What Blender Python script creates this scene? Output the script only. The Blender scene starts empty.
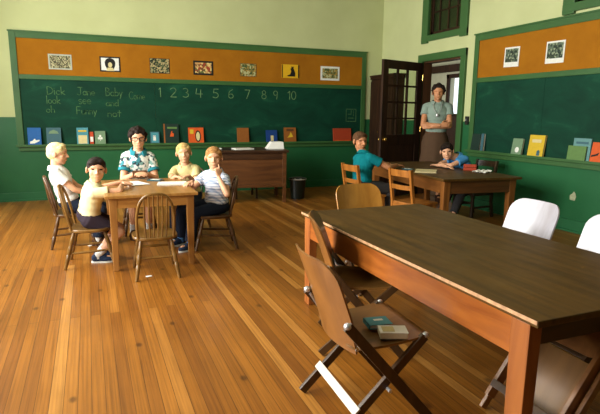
import bpy, bmesh, math, random
import numpy as np
from mathutils import Vector, Matrix, Quaternion
random.seed(7)
C = bpy.context.scene.collection
V = Vector
PI = math.pi
def R(d): return math.radians(d)

# ------------------------------------------------------------------ materials
def lin(v):
    v /= 255.0
    return v / 12.92 if v <= .04045 else ((v + .055) / 1.055) ** 2.4
def rgb(r, g, b): return (lin(r), lin(g), lin(b), 1)
def newmat(name, rough=.5, spec=.5):
    m = bpy.data.materials.new(name); m.use_nodes = True
    nt = m.node_tree; b = nt.nodes['Principled BSDF']
    b.inputs['Roughness'].default_value = rough
    b.inputs['Specular IOR Level'].default_value = spec
    return m, nt, b
def N(nt, kind, **kw):
    n = nt.nodes.new(kind)
    for k, v in kw.items():
        if k in n.inputs.keys(): n.inputs[k].default_value = v
        else: setattr(n, k, v)
    return n
def ramp(nt, fac, stops, interp='LINEAR'):
    r = nt.nodes.new('ShaderNodeValToRGB'); r.color_ramp.interpolation = interp
    e = r.color_ramp.elements
    while len(e) < len(stops): e.new(.5)
    for el, (p, c) in zip(e, stops): el.position = p; el.color = c
    nt.links.new(fac, r.inputs['Fac']); return r
def plain(name, col, rough=.5, spec=.5, var=.12, scale=9, metal=0, coat=0):
    m, nt, b = newmat(name, rough, spec)
    tc = N(nt, 'ShaderNodeTexCoord'); nz = N(nt, 'ShaderNodeTexNoise', Scale=scale, Detail=4.0)
    nt.links.new(tc.outputs['Object'], nz.inputs['Vector'])
    lo = tuple(x * (1 - var) for x in col[:3]) + (1,); hi = tuple(min(1, x * (1 + var)) for x in col[:3]) + (1,)
    r = ramp(nt, nz.outputs['Fac'], [(.3, lo), (.7, hi)])
    nt.links.new(r.outputs['Color'], b.inputs['Base Color'])
    b.inputs['Metallic'].default_value = metal
    b.inputs['Coat Weight'].default_value = coat
    return m
def wood(name, c1, c2, axis='X', rough=.4, spec=.5, scale=3.0, coat=0, dark=None):
    m, nt, b = newmat(name, rough, spec)
    tc = N(nt, 'ShaderNodeTexCoord'); mp = N(nt, 'ShaderNodeMapping')
    s = {'X': (.12, 1, 1), 'Y': (1, .12, 1), 'Z': (1, 1, .12)}[axis]
    mp.inputs['Scale'].default_value = [k * scale * 6 for k in s]
    nt.links.new(tc.outputs['Object'], mp.inputs['Vector'])
    nz = N(nt, 'ShaderNodeTexNoise', Scale=1.0, Detail=6.0, Distortion=.6)
    nt.links.new(mp.outputs['Vector'], nz.inputs['Vector'])
    st = [(.3, c1), (.7, c2)]
    if dark: st = [(.22, dark), (.4, c1), (.7, c2)]
    r = ramp(nt, nz.outputs['Fac'], st)
    nt.links.new(r.outputs['Color'], b.inputs['Base Color'])
    bp = N(nt, 'ShaderNodeBump', Strength=.08, Distance=.01)
    nt.links.new(nz.outputs['Fac'], bp.inputs['Height']); nt.links.new(bp.outputs['Normal'], b.inputs['Normal'])
    b.inputs['Coat Weight'].default_value = coat; b.inputs['Coat Roughness'].default_value = .25
    return m
def patches(name, cols, scale=30, rough=.7, kind='VORONOI'):
    """several flat colours in random patches (prints, printed cloth)"""
    m, nt, b = newmat(name, rough, .3)
    tc = N(nt, 'ShaderNodeTexCoord')
    if kind == 'VORONOI':
        t = N(nt, 'ShaderNodeTexVoronoi', Scale=float(scale)); out = t.outputs['Color']
        sp = N(nt, 'ShaderNodeSeparateColor'); nt.links.new(out, sp.inputs['Color']); out = sp.outputs[0]
    else:
        t = N(nt, 'ShaderNodeTexNoise', Scale=float(scale), Detail=2.0); out = t.outputs['Fac']
    nt.links.new(tc.outputs['Object'], t.inputs['Vector'])
    n = len(cols)
    if kind == 'VORONOI': st = [(i / n, c) for i, c in enumerate(cols)]
    else: st = [(0 if i == 0 else .34 + .32 * i / n, c) for i, c in enumerate(cols)]
    r = ramp(nt, out, st, 'CONSTANT')
    nt.links.new(r.outputs['Color'], b.inputs['Base Color'])
    return m

DADO = 1.22
def wall_mat():
    m, nt, b = newmat('painted plaster', .55, .35)
    g = N(nt, 'ShaderNodeNewGeometry'); s = N(nt, 'ShaderNodeSeparateXYZ')
    nt.links.new(g.outputs['Position'], s.inputs[0])
    gt = N(nt, 'ShaderNodeMath', operation='GREATER_THAN'); gt.inputs[1].default_value = DADO
    nt.links.new(s.outputs['Z'], gt.inputs[0])
    nz = N(nt, 'ShaderNodeTexNoise', Scale=2.2, Detail=5.0); nt.links.new(g.outputs['Position'], nz.inputs['Vector'])
    up = ramp(nt, nz.outputs['Fac'], [(.3, rgb(188, 193, 138)), (.7, rgb(197, 202, 147))])
    lo = ramp(nt, nz.outputs['Fac'], [(.3, rgb(34, 92, 54)), (.7, rgb(40, 101, 60))])
    mx = N(nt, 'ShaderNodeMix', data_type='RGBA')
    nt.links.new(gt.outputs[0], mx.inputs[0]); nt.links.new(lo.outputs[0], mx.inputs[6]); nt.links.new(up.outputs[0], mx.inputs[7])
    nt.links.new(mx.outputs[2], b.inputs['Base Color'])
    rr = N(nt, 'ShaderNodeMapRange'); rr.inputs[3].default_value = .38; rr.inputs[4].default_value = .7
    nt.links.new(gt.outputs[0], rr.inputs[0]); nt.links.new(rr.outputs[0], b.inputs['Roughness'])
    return m
def floor_mat():
    m, nt, b = newmat('varnished strip floor', .3, .5)
    g = N(nt, 'ShaderNodeNewGeometry'); mp = N(nt, 'ShaderNodeMapping')
    mp.inputs['Rotation'].default_value = (0, 0, R(90))
    nt.links.new(g.outputs['Position'], mp.inputs['Vector'])
    def brick(w, h, off):
        t = N(nt, 'ShaderNodeTexBrick'); t.offset = off; t.offset_frequency = 2
        for k, v in {'Scale': 1.0, 'Mortar Size': .0016, 'Mortar Smooth': .3, 'Bias': 0.0, 'Brick Width': w, 'Row Height': h}.items(): t.inputs[k].default_value = v
        t.inputs['Color1'].default_value = (0, 0, 0, 1); t.inputs['Color2'].default_value = (1, 1, 1, 1); t.inputs['Mortar'].default_value = (.5, .5, .5, 1)
        nt.links.new(mp.outputs['Vector'], t.inputs['Vector']); return t
    t = brick(3.4, .06, .37)
    col = ramp(nt, t.outputs['Color'], [(0, rgb(138, 82, 22)), (.5, rgb(159, 99, 29)), (.85, rgb(171, 109, 36)), (1, rgb(197, 138, 64))])
    gm = N(nt, 'ShaderNodeMapping'); gm.inputs['Scale'].default_value = (95, 1.5, 10)
    nt.links.new(g.outputs['Position'], gm.inputs['Vector'])
    gn = N(nt, 'ShaderNodeTexNoise', Scale=1.0, Detail=6.0, Distortion=.4); nt.links.new(gm.outputs['Vector'], gn.inputs['Vector'])
    gr = ramp(nt, gn.outputs['Fac'], [(.3, (.5, .46, .4, 1)), (.6, (1, 1, 1, 1))])
    m1 = N(nt, 'ShaderNodeMix', data_type='RGBA', blend_type='MULTIPLY'); m1.inputs[0].default_value = .75
    nt.links.new(col.outputs[0], m1.inputs[6]); nt.links.new(gr.outputs[0], m1.inputs[7])
    # wear: large worn areas and small knots / stains
    wn = N(nt, 'ShaderNodeTexNoise', Scale=1.3, Detail=5.0, Roughness=.65); nt.links.new(g.outputs['Position'], wn.inputs['Vector'])
    wr = ramp(nt, wn.outputs['Fac'], [(.35, (.74, .7, .66, 1)), (.65, (1.0, 1.0, 1.0, 1))])
    m2 = N(nt, 'ShaderNodeMix', data_type='RGBA', blend_type='MULTIPLY'); m2.inputs[0].default_value = .8
    nt.links.new(m1.outputs[2], m2.inputs[6]); nt.links.new(wr.outputs[0], m2.inputs[7])
    kn = N(nt, 'ShaderNodeTexVoronoi', Scale=1.7, voronoi_dimensions='2D'); km = N(nt, 'ShaderNodeMapping'); km.inputs['Scale'].default_value = (1.3, .8, 1)
    nt.links.new(g.outputs['Position'], km.inputs['Vector']); nt.links.new(km.outputs['Vector'], kn.inputs['Vector'])
    kr = ramp(nt, kn.outputs['Distance'], [(.02, (.3, .27, .25, 1)), (.05, (1, 1, 1, 1))])
    m3 = N(nt, 'ShaderNodeMix', data_type='RGBA', blend_type='MULTIPLY'); m3.inputs[0].default_value = .8
    nt.links.new(m2.outputs[2], m3.inputs[6]); nt.links.new(kr.outputs[0], m3.inputs[7])
    gap = ramp(nt, t.outputs['Fac'], [(0, (1, 1, 1, 1)), (1, (.2, .15, .11, 1))])
    m4 = N(nt, 'ShaderNodeMix', data_type='RGBA', blend_type='MULTIPLY'); m4.inputs[0].default_value = .85
    nt.links.new(m3.outputs[2], m4.inputs[6]); nt.links.new(gap.outputs[0], m4.inputs[7])
    nt.links.new(m4.outputs[2], b.inputs['Base Color'])
    rr = N(nt, 'ShaderNodeMapRange'); rr.inputs[3].default_value = .24; rr.inputs[4].default_value = .5
    nt.links.new(wn.outputs['Fac'], rr.inputs[0]); nt.links.new(rr.outputs[0], b.inputs['Roughness'])
    bp = N(nt, 'ShaderNodeBump', Strength=.15, Distance=.004); nt.links.new(gn.outputs['Fac'], bp.inputs['Height'])
    nt.links.new(bp.outputs['Normal'], b.inputs['Normal'])
    return m
def board_mat():
    m, nt, b = newmat('chalkboard green', .7, .2)
    tc = N(nt, 'ShaderNodeNewGeometry'); mp = N(nt, 'ShaderNodeMapping'); mp.inputs['Scale'].default_value = (1.2, 1.2, 2.6)
    mp.inputs['Rotation'].default_value = (.3, .3, 0)
    nt.links.new(tc.outputs['Position'], mp.inputs['Vector'])
    nz = N(nt, 'ShaderNodeTexNoise', Scale=1.6, Detail=7.0, Roughness=.6, Distortion=.8); nt.links.new(mp.outputs['Vector'], nz.inputs['Vector'])
    r = ramp(nt, nz.outputs['Fac'], [(.35, rgb(4, 50, 34)), (.6, rgb(8, 62, 42)), (.82, rgb(34, 92, 64))])
    nt.links.new(r.outputs[0], b.inputs['Base Color']); return m
def cork_mat():
    m, nt, b = newmat('orange cork', .85, .2)
    tc = N(nt, 'ShaderNodeNewGeometry')
    nz = N(nt, 'ShaderNodeTexNoise', Scale=3.0, Detail=8.0, Roughness=.7); nt.links.new(tc.outputs['Position'], nz.inputs['Vector'])
    r = ramp(nt, nz.outputs['Fac'], [(.3, rgb(148, 92, 10)), (.7, rgb(166, 106, 16))])
    nt.links.new(r.outputs[0], b.inputs['Base Color']); return m
def table_top_mat(name, c1, c2, rough=.38):
    m, nt, b = newmat(name, rough, .3)
    tc = N(nt, 'ShaderNodeTexCoord'); mp = N(nt, 'ShaderNodeMapping'); mp.inputs['Scale'].default_value = (22, 1.6, 5)
    nt.links.new(tc.outputs['Object'], mp.inputs['Vector'])
    nz = N(nt, 'ShaderNodeTexNoise', Scale=1.0, Detail=7.0, Distortion=.5); nt.links.new(mp.outputs['Vector'], nz.inputs['Vector'])
    r = ramp(nt, nz.outputs['Fac'], [(.3, c1), (.68, c2)])
    wn = N(nt, 'ShaderNodeTexNoise', Scale=5.0, Detail=8.0, Roughness=.75); nt.links.new(tc.outputs['Object'], wn.inputs['Vector'])
    w = ramp(nt, wn.outputs['Fac'], [(.66, (0, 0, 0, 1)), (.76, (1, 1, 1, 1))])
    mx = N(nt, 'ShaderNodeMix', data_type='RGBA'); nt.links.new(w.outputs[0], mx.inputs[0])
    nt.links.new(r.outputs[0], mx.inputs[6]); mx.inputs[7].default_value = tuple(min(1, v * 2.2) for v in c2[:3]) + (1,)
    nt.links.new(mx.outputs[2], b.inputs['Base Color'])
    rr = N(nt, 'ShaderNodeMapRange'); rr.inputs[3].default_value = rough - .08; rr.inputs[4].default_value = rough + .16
    nt.links.new(wn.outputs['Fac'], rr.inputs[0]); nt.links.new(rr.outputs[0], b.inputs['Roughness'])
    return m
def plaid_mat():
    m, nt, b = newmat('white plaid cotton', .85, .2)
    tc = N(nt, 'ShaderNodeTexCoord')
    def wave(dirn):
        w = N(nt, 'ShaderNodeTexWave', wave_type='BANDS', bands_direction=dirn); w.inputs['Scale'].default_value = 11.0
        nt.links.new(tc.outputs['Object'], w.inputs['Vector'])
        return ramp(nt, w.outputs['Fac'], [(.55, rgb(238, 239, 242)), (.9, rgb(176, 188, 206))])
    a, c = wave('DIAGONAL'), wave('Z')
    mx = N(nt, 'ShaderNodeMix', data_type='RGBA', blend_type='MULTIPLY'); mx.inputs[0].default_value = 1
    nt.links.new(a.outputs[0], mx.inputs[6]); nt.links.new(c.outputs[0], mx.inputs[7]); nt.links.new(mx.outputs[2], b.inputs['Base Color'])
    return m

M = {}
M['wall'] = wall_mat(); M['floor'] = floor_mat(); M['board'] = board_mat(); M['cork'] = cork_mat()
M['trim'] = plain('green trim paint', rgb(57, 96, 49), .45, .4, .08, 4)
M['base'] = plain('baseboard green paint', rgb(38, 100, 60), .45, .4, .08, 4)
M['ceil'] = plain('ceiling grey', rgb(170, 170, 150), .9, .2, .04)  # unseen ceiling set mid-grey to lower the fill light
M['hallwall'] = plain('hall plaster', rgb(180, 178, 150), .9, .2, .05)
M['darkwood'] = wood('dark door wood', rgb(34, 20, 10), rgb(58, 35, 18), 'Z', .6, .2)
M['edgewood'] = wood('brown door edge wood', rgb(62, 38, 20), rgb(86, 54, 28), 'Z', .5)
M['desk'] = wood('walnut desk wood', rgb(74, 42, 18), rgb(104, 64, 30), 'X', .4)
M['deskdark'] = wood('dark desk top wood', rgb(44, 26, 14), rgb(70, 44, 24), 'X', .35)
M['tablebrown'] = wood('brown table wood', rgb(96, 56, 20), rgb(130, 80, 32), 'Y', .4)
M['tablebrownleg'] = wood('brown table leg wood', rgb(104, 62, 24), rgb(138, 86, 36), 'Z', .4)
M['oak'] = wood('light oak', rgb(150, 98, 42), rgb(186, 132, 66), 'X', .35)
M['oakz'] = wood('light oak upright', rgb(140, 92, 42), rgb(176, 122, 60), 'Z', .38)
M['oaktop'] = table_top_mat('worn oak top', rgb(140, 94, 42), rgb(176, 126, 64), .3)
M['bigtop'] = table_top_mat('worn olive brown top', rgb(62, 40, 13), rgb(96, 66, 24), .4)
M['bigside'] = wood('orange stained wood', rgb(130, 66, 19), rgb(166, 94, 32), 'Y', .38)
M['bigleg'] = wood('orange stained leg wood', rgb(132, 70, 26), rgb(166, 98, 42), 'Z', .42)
M['edge'] = plain('worn highlit table edge', rgb(196, 150, 110), .4, .5, .3, 30)  # pale tone holds edge wear and a painted gloss highlight
M['windsor'] = wood('golden brown chair wood', rgb(96, 66, 26), rgb(136, 98, 44), 'Z', .3)
M['windsordk'] = wood('dark brown chair wood', rgb(70, 44, 20), rgb(104, 70, 34), 'Z', .35)
M['ladder'] = wood('honey chair wood', rgb(140, 84, 28), rgb(178, 112, 44), 'Z', .38)
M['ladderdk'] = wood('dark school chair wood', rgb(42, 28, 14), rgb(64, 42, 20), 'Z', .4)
M['ply'] = wood('varnished plywood', rgb(112, 70, 30), rgb(146, 96, 46), 'Z', .32, .6, 2.0, .4)
M['plyseat'] = wood('varnished plywood seat', rgb(98, 66, 28), rgb(130, 90, 42), 'Y', .32, .6, 2.0, .4)
M['plylight'] = wood('honey plywood', rgb(160, 106, 36), rgb(190, 132, 52), 'Z', .4, .5, 2.0, .2)
M['plyglare'] = wood('plywood with painted glare', rgb(166, 160, 166), rgb(188, 186, 194), 'Z', .3, .7, 2.0, .6)  # window glare on brown backrests, painted in as a whitish base colour
M['foldbar'] = wood('dark folding frame wood', rgb(52, 34, 18), rgb(82, 56, 30), 'Z', .35)
M['foldglare'] = wood('slat wood with painted glare', rgb(190, 176, 156), rgb(222, 210, 196), 'Y', .3, .7, 2.0, .5)  # glare on the low rear stretcher painted into its pale colour
M['metal'] = plain('pale steel', rgb(205, 205, 205), .35, .5, .05, 9, .7)
M['brass'] = plain('brass knob', rgb(200, 160, 80), .25, .5, .05, 9, .9)
M['black'] = plain('black plate', rgb(22, 20, 18), .5)
M['bin'] = plain('dark green basket paint', rgb(14, 26, 20), .35, .5, .15)
M['paper'] = plain('white paper', rgb(238, 236, 226), .8, .3, .03)
M['papercream'] = plain('cream paper', rgb(214, 198, 150), .8, .3, .05)
M['pages'] = plain('page edges', rgb(220, 208, 176), .9, .2, .06, 60)
M['chalk'] = plain('chalk', rgb(84, 120, 76), .95, .1, .4, 30)
M['chalknum'] = plain('chalk numbers', rgb(108, 140, 94), .95, .1, .35, 30)
M['chalkstick'] = plain('white chalk stick', rgb(228, 230, 220), .9, .1, .05)
M['plasterpatch'] = plain('bare plaster', rgb(170, 175, 140), .9, .2, .2, 40)
M['skin'] = plain('skin', rgb(222, 166, 128), .5, .4, .05, 12)
M['skintan'] = plain('tanned skin', rgb(196, 134, 92), .5, .4, .05, 12)
M['lips'] = plain('lips', rgb(176, 92, 78), .5)
M['eyewhite'] = plain('eye white', rgb(216, 208, 200), .3)
M['iris'] = plain('dark iris', rgb(40, 28, 22), .3)
M['brow'] = plain('brown eyebrow', rgb(124, 82, 56), .7)
M['browlight'] = plain('fair eyebrow', rgb(190, 148, 108), .7)
def cloth(n, c, var=.06): M[n] = plain(n, c, .88, .2, var, 14)
cloth('white cotton', rgb(240, 238, 232)); cloth('yellow cotton', rgb(236, 224, 172)); cloth('cream cotton', rgb(214, 196, 138))
cloth('teal cotton', rgb(0, 112, 118)); cloth('blue cotton', rgb(70, 140, 190)); cloth('grey green cotton', rgb(138, 156, 142))
cloth('brown skirt cloth', rgb(84, 62, 44)); cloth('navy denim', rgb(28, 36, 52)); cloth('dark shorts cloth', rgb(58, 48, 58))
cloth('grey trouser cloth', rgb(64, 62, 62)); cloth('teal trim cloth', rgb(40, 128, 140)); cloth('dark skirt cloth', rgb(46, 52, 70))
cloth('shoe canvas', rgb(40, 52, 74)); cloth('shoe rubber', rgb(214, 214, 206)); cloth('brown leather', rgb(62, 38, 24)); cloth('sock white', rgb(220, 218, 210)); cloth('sock blue', rgb(70, 110, 160))
M['plaid'] = plaid_mat()
M['floral'] = patches('teal floral cotton', [rgb(225, 226, 215), rgb(232, 232, 224), rgb(210, 215, 205), rgb(60, 130, 140), rgb(46, 60, 66), rgb(228, 228, 220), rgb(120, 160, 150)], 34, .85)
def hairm(n, c): M[n] = plain(n, c, .75, .2, .3, 60)
hairm('hair blond', rgb(228, 206, 150)); hairm('hair light', rgb(202, 168, 104)); hairm('hair sandy', rgb(170, 122, 70)); hairm('hair dark', rgb(34, 22, 16)); hairm('hair brown', rgb(92, 62, 38))

# ------------------------------------------------------------------ mesh builder
class MB:
    def __init__(s): s.bm = bmesh.new()
    def add(s, verts, faces):
        vs = [s.bm.verts.new(v) for v in verts]
        for f in faces:
            try: s.bm.faces.new([vs[i] for i in f])
            except ValueError: pass
        return s
    def box(s, c, d, rot=None, bev=0, taper=None):
        c = V(c); hx, hy, hz = [k / 2 for k in d]
        tx, ty = taper or (1, 1)          # scale of the bottom
        pts = [(-hx*tx,-hy*ty,-hz),(hx*tx,-hy*ty,-hz),(hx*tx,hy*ty,-hz),(-hx*tx,hy*ty,-hz),(-hx,-hy,hz),(hx,-hy,hz),(hx,hy,hz),(-hx,hy,hz)]
        t = bmesh.new(); vs = [t.verts.new(p) for p in pts]
        for f in [(3,2,1,0),(4,5,6,7),(0,1,5,4),(1,2,6,5),(2,3,7,6),(3,0,4,7)]: t.faces.new([vs[i] for i in f])
        if bev: bmesh.ops.bevel(t, geom=t.edges[:], offset=bev, segments=2, profile=.6, affect='EDGES')
        Rm = rot.to_3x3() if rot is not None else Matrix.Identity(3)
        t.verts.ensure_lookup_table()
        vl = [c + Rm @ v.co for v in t.verts]; fl = [[v.index for v in f.verts] for f in t.faces]
        t.verts.index_update(); fl = [[v.index for v in f.verts] for f in t.faces]
        t.free(); return s.add(vl, fl)
    def bar(s, p0, p1, w, h, up=(0,0,1), bev=.003):
        """a rectangular bar from p0 to p1; w across, h along up"""
        p0, p1 = V(p0), V(p1); d = (p1 - p0); L = d.length; d.normalize()
        u = V(up); sx = d.cross(u)
        if sx.length < 1e-4: sx = V((1,0,0))
        sx.normalize(); u2 = sx.cross(d)
        return s.box((p0+p1)/2, (w, L, h), Matrix((sx, d, u2)).transposed(), bev)
    def rings(s, rings, cap=True, closed=True):
        n = len(rings[0]); vl = [p for r in rings for p in r]; fl = []
        for i in range(len(rings)-1):
            for j in range(n if closed else n-1):
                a, b = i*n+j, i*n+(j+1)%n
                fl.append((a, b, b+n, a+n))
        if cap: fl += [tuple(range(n))[::-1], tuple(range((len(rings)-1)*n, len(rings)*n))]
        return s.add(vl, fl)
    def tube(s, pts, rad, n=10, cap=True):
        pts = [V(p) for p in pts]
        if not hasattr(rad, '__len__'): rad = [rad]*len(pts)
        T = [(pts[min(i+1,len(pts)-1)] - pts[max(i-1,0)]).normalized() for i in range(len(pts))]
        a = V((0,0,1)) if abs(T[0].z) < .9 else V((1,0,0))
        x = T[0].cross(a).normalized(); rr = []
        for i, p in enumerate(pts):
            if i: x = (T[i-1].rotation_difference(T[i]) @ x)
            x = (x - T[i]*x.dot(T[i])).normalized(); y = T[i].cross(x)
            rr.append([p + (x*math.cos(2*PI*k/n) + y*math.sin(2*PI*k/n))*rad[i] for k in range(n)])
        return s.rings(rr, cap)
    def capsule(s, p0, p1, r0, r1, n=12):
        p0, p1 = V(p0), V(p1); d = (p1-p0)
        d = d.normalized() if d.length > 1e-6 else V((0,0,1))
        pts, rad = [], []
        for a in (80, 60, 35): pts.append(p0 - d*r0*math.sin(R(a))); rad.append(r0*math.cos(R(a)))
        pts.append(p0); rad.append(r0); pts.append(p1); rad.append(r1)
        for a in (35, 60, 80): pts.append(p1 + d*r1*math.sin(R(a))); rad.append(r1*math.cos(R(a)))
        return s.tube(pts, rad, n)
    def ell(s, c, r, rot=None, sub=3):
        t = bmesh.new(); bmesh.ops.create_icosphere(t, subdivisions=sub, radius=1)
        Rm = rot.to_3x3() if rot is not None else Matrix.Identity(3); c = V(c)
        t.verts.index_update()
        vl = [c + Rm @ V((v.co.x*r[0], v.co.y*r[1], v.co.z*r[2])) for v in t.verts]
        fl = [[v.index for v in f.verts] for f in t.faces]; t.free(); return s.add(vl, fl)
    def prism(s, poly, z0, z1, mat=None):
        """poly in xy, extruded z0..z1, then transformed by mat"""
        n = len(poly); vl = [V((x,y,z0)) for x,y in poly] + [V((x,y,z1)) for x,y in poly]
        if mat is not None: vl = [mat @ v for v in vl]
        fl = [tuple(range(n))[::-1], tuple(range(n,2*n))] + [(i,(i+1)%n,(i+1)%n+n,i+n) for i in range(n)]
        return s.add(vl, fl)
    def lathe(s, prof, c=(0,0,0), n=24, rot=None, cap=True):
        Rm = rot.to_3x3() if rot is not None else Matrix.Identity(3); c = V(c)
        return s.rings([[c + Rm @ V((r*math.cos(2*PI*k/n), r*math.sin(2*PI*k/n), z)) for k in range(n)] for r, z in prof], cap)
    def build(s, name, mat, parent=None, smooth=False, off=None, bevel=0, angle=40):
        bmesh.ops.remove_doubles(s.bm, verts=s.bm.verts[:], dist=1e-6)
        bmesh.ops.recalc_face_normals(s.bm, faces=s.bm.faces[:])
        if off is not None: bmesh.ops.translate(s.bm, vec=-V(off), verts=s.bm.verts[:])
        me = bpy.data.meshes.new(name); s.bm.to_mesh(me); s.bm.free()
        me.materials.append(M[mat] if isinstance(mat, str) else mat)
        if smooth:
            me.polygons.foreach_set('use_smooth', [True]*len(me.polygons))
            if angle and hasattr(me, 'set_sharp_from_angle'): me.set_sharp_from_angle(angle=R(angle))
        o = bpy.data.objects.new(name, me); C.objects.link(o)
        if parent: o.parent = parent
        return o
def tag(o, label, cat, group=None):
    o['label'] = label; o['category'] = cat
    if group: o['group'] = group
    return o
def thing(name, label, cat, loc=(0,0,0), rz=0, group=None, rot=None):
    o = bpy.data.objects.new(name, None); C.objects.link(o); o.empty_display_size = .1
    o.location = loc; o.rotation_euler = rot if rot else (0,0,rz)
    return tag(o, label, cat, group)
def struct(o): o['kind'] = 'structure'; return o
def dup(root, loc, rz, label, group=None, matmap=None):
    r = root.copy(); C.objects.link(r); r.location = loc; r.rotation_euler = (0,0,rz); r['label'] = label
    if group: r['group'] = group
    def rec(src, dst):
        for ch in list(src.children):
            c = ch.copy(); C.objects.link(c); c.parent = dst
            if matmap and c.data and c.data.materials[0].name in matmap:
                c.data = c.data.copy(); c.data.materials[0] = M[matmap[c.data.materials[0].name]]
            rec(ch, c)
    rec(root, r); return r

# ------------------------------------------------------------------ the room
X0, Y0, XL, YF, ZC = 5.079, 8.405, -2.2, -2.6, 3.6
struct(MB().box(((X0+XL)/2, (Y0+YF)/2, -.05), (X0-XL+.3, Y0-YF+.3, .1)).build('floor', 'floor'))
struct(MB().box(((X0+XL)/2, (Y0+YF)/2, ZC+.05), (X0-XL+.3, Y0-YF+.3, .1)).build('ceiling', 'ceil'))
struct(MB().box(((X0+XL)/2, Y0+.075, ZC/2), (X0-XL+.3, .15, ZC)).build('wall_back', 'wall'))
M['frontdark'] = wood('darkened unseen wall', rgb(70, 44, 24), rgb(96, 62, 34), 'Z', .5)  # unseen front wall made dark to cut bounce light
struct(MB().box(((X0+XL)/2, YF-.075, ZC/2), (X0-XL+.3, .15, ZC)).build('wall_front', 'frontdark'))
def wall_with_holes(name, x, t, y0, y1, holes, mat='wall', zt=ZC):
    b = MB(); ys = sorted({y0, y1, *[h[0] for h in holes], *[h[1] for h in holes]})
    for a, c in zip(ys[:-1], ys[1:]):
        m = (a+c)/2; hs = sorted([(h[2], h[3]) for h in holes if h[0] < m < h[1]]); z = 0
        for h0, h1 in hs + [(zt, zt)]:
            if h0 > z: b.box((x, m, (z+h0)/2), (t, c-a, h0-z))
            z = h1
    return struct(b.build(name, mat))
DY0, DY1, DZ = 6.17, 7.11, 2.15
TR = (6.21, 7.04, 2.54, 3.25); TR2 = (3.30, 4.36, 2.54, 3.25)
wall_with_holes('wall_right', X0+.075, .15, YF, Y0, [(DY0, DY1, 0, DZ), TR, TR2])
WIN = [(1.25, 2.65), (3.25, 4.65), (5.25, 6.65)]
wall_with_holes('wall_left', XL-.075, .15, YF, Y0, [(a, b, .9, 3.15) for a, b in WIN])
def bb_back(): return MB().box(((X0+XL)/2, Y0-.012, .062), (X0-XL, .024, .124), bev=.004).box(((X0+XL)/2, Y0-.02, .012), (X0-XL, .04, .024))
struct(bb_back().build('baseboard_back', 'base'))
b = MB()
for a, c in ((YF, DY0-.11), (DY1+.11, Y0)): b.box((X0-.012, (a+c)/2, .07), (.024, c-a, .14), bev=.004).box((X0-.02, (a+c)/2, .012), (.04, c-a, .024))
struct(b.build('baseboard_right', 'base'))
# window frames on the left wall (out of frame, they let the daylight in)
for i, (a, c) in enumerate(WIN):
    b = MB(); x = XL+.01; z0, z1 = .9, 3.15; w = .1
    b.box((x, a-.05, 2.025), (.05, w, z1-z0+.2)).box((x, c+.05, 2.025), (.05, w, z1-z0+.2)).box((x, (a+c)/2, z1+.05), (.05, c-a+.2, w)).box((x+.03, (a+c)/2, z0-.03), (.12, c-a+.2, .05))
    for k in range(1, 2): b.box((XL-.06, a+(c-a)*k/2, 2.025), (.03, .03, z1-z0))
    b.box((XL-.06, (a+c)/2, 2.025), (.04, c-a, .05))
    struct(b.build('window_%d' % (i+3), 'trim'))
# door frame and transoms in the right wall
b = MB(); cw = .11; xx = X0-.015
b.box((xx, DY0-cw/2+.005, (DZ+cw)/2), (.05, cw, DZ+cw), bev=.006).box((xx, DY1+cw/2-.005, (DZ+cw)/2), (.05, cw, DZ+cw), bev=.006).box((xx, (DY0+DY1)/2, DZ+cw/2), (.055, DY1-DY0+2*cw-.01, cw), bev=.006)
struct(b.build('trim_1', 'trim'))
b = MB().box((X0+.075, DY0+.012, DZ/2), (.15, .024, DZ)).box((X0+.075, DY1-.012, DZ/2), (.15, .024, DZ)).box((X0+.075, (DY0+DY1)/2, DZ-.012), (.15, DY1-DY0, .024))
struct(b.build('trim_4', 'edgewood'))
M['transom_glass'], nt_, b_ = newmat('dim transom glass', .08, .5); b_.inputs['IOR'].default_value = 1.15; b_.inputs['Base Color'].default_value = rgb(70, 84, 50); b_.inputs['Transmission Weight'].default_value = .75
def transom(name, y0, y1, z0, z1, nm):
    w = .155; e = .09
    b = MB().box((X0-.012, y0-w/2+.03, (z0+z1)/2), (.05, w, z1-z0+.22), bev=.006).box((X0-.012, y1+w/2-.03, (z0+z1)/2), (.05, w, z1-z0+.22), bev=.006)
    b.box((X0-.012, (y0+y1)/2, z0-.04), (.056, y1-y0+.25, e), bev=.006).box((X0-.012, (y0+y1)/2, z1+.04), (.056, y1-y0+.25, e), bev=.006)
    r = struct(b.build(name, 'trim'))
    s = MB(); xs = X0+.07
    s.box((xs, y0+.03, (z0+z1)/2), (.04, .06, z1-z0)).box((xs, y1-.03, (z0+z1)/2), (.04, .06, z1-z0)).box((xs, (y0+y1)/2, z0+.03), (.04, y1-y0, .06)).box((xs, (y0+y1)/2, z1-.03), (.04, y1-y0, .06))
    for k in range(1, nm): s.box((xs, y0+(y1-y0)*k/nm, (z0+z1)/2), (.03, .025, z1-z0))
    s.box((xs, (y0+y1)/2, z0+(z1-z0)*.5), (.03, y1-y0, .02))
    s.build('sash', 'darkwood', r)
    MB().box((xs, (y0+y1)/2, (z0+z1)/2), (.006, y1-y0-.06, z1-z0-.06)).build('pane', 'transom_glass', r)
transom('window_1', *TR, 4); transom('window_2', *TR2, 5)
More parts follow.
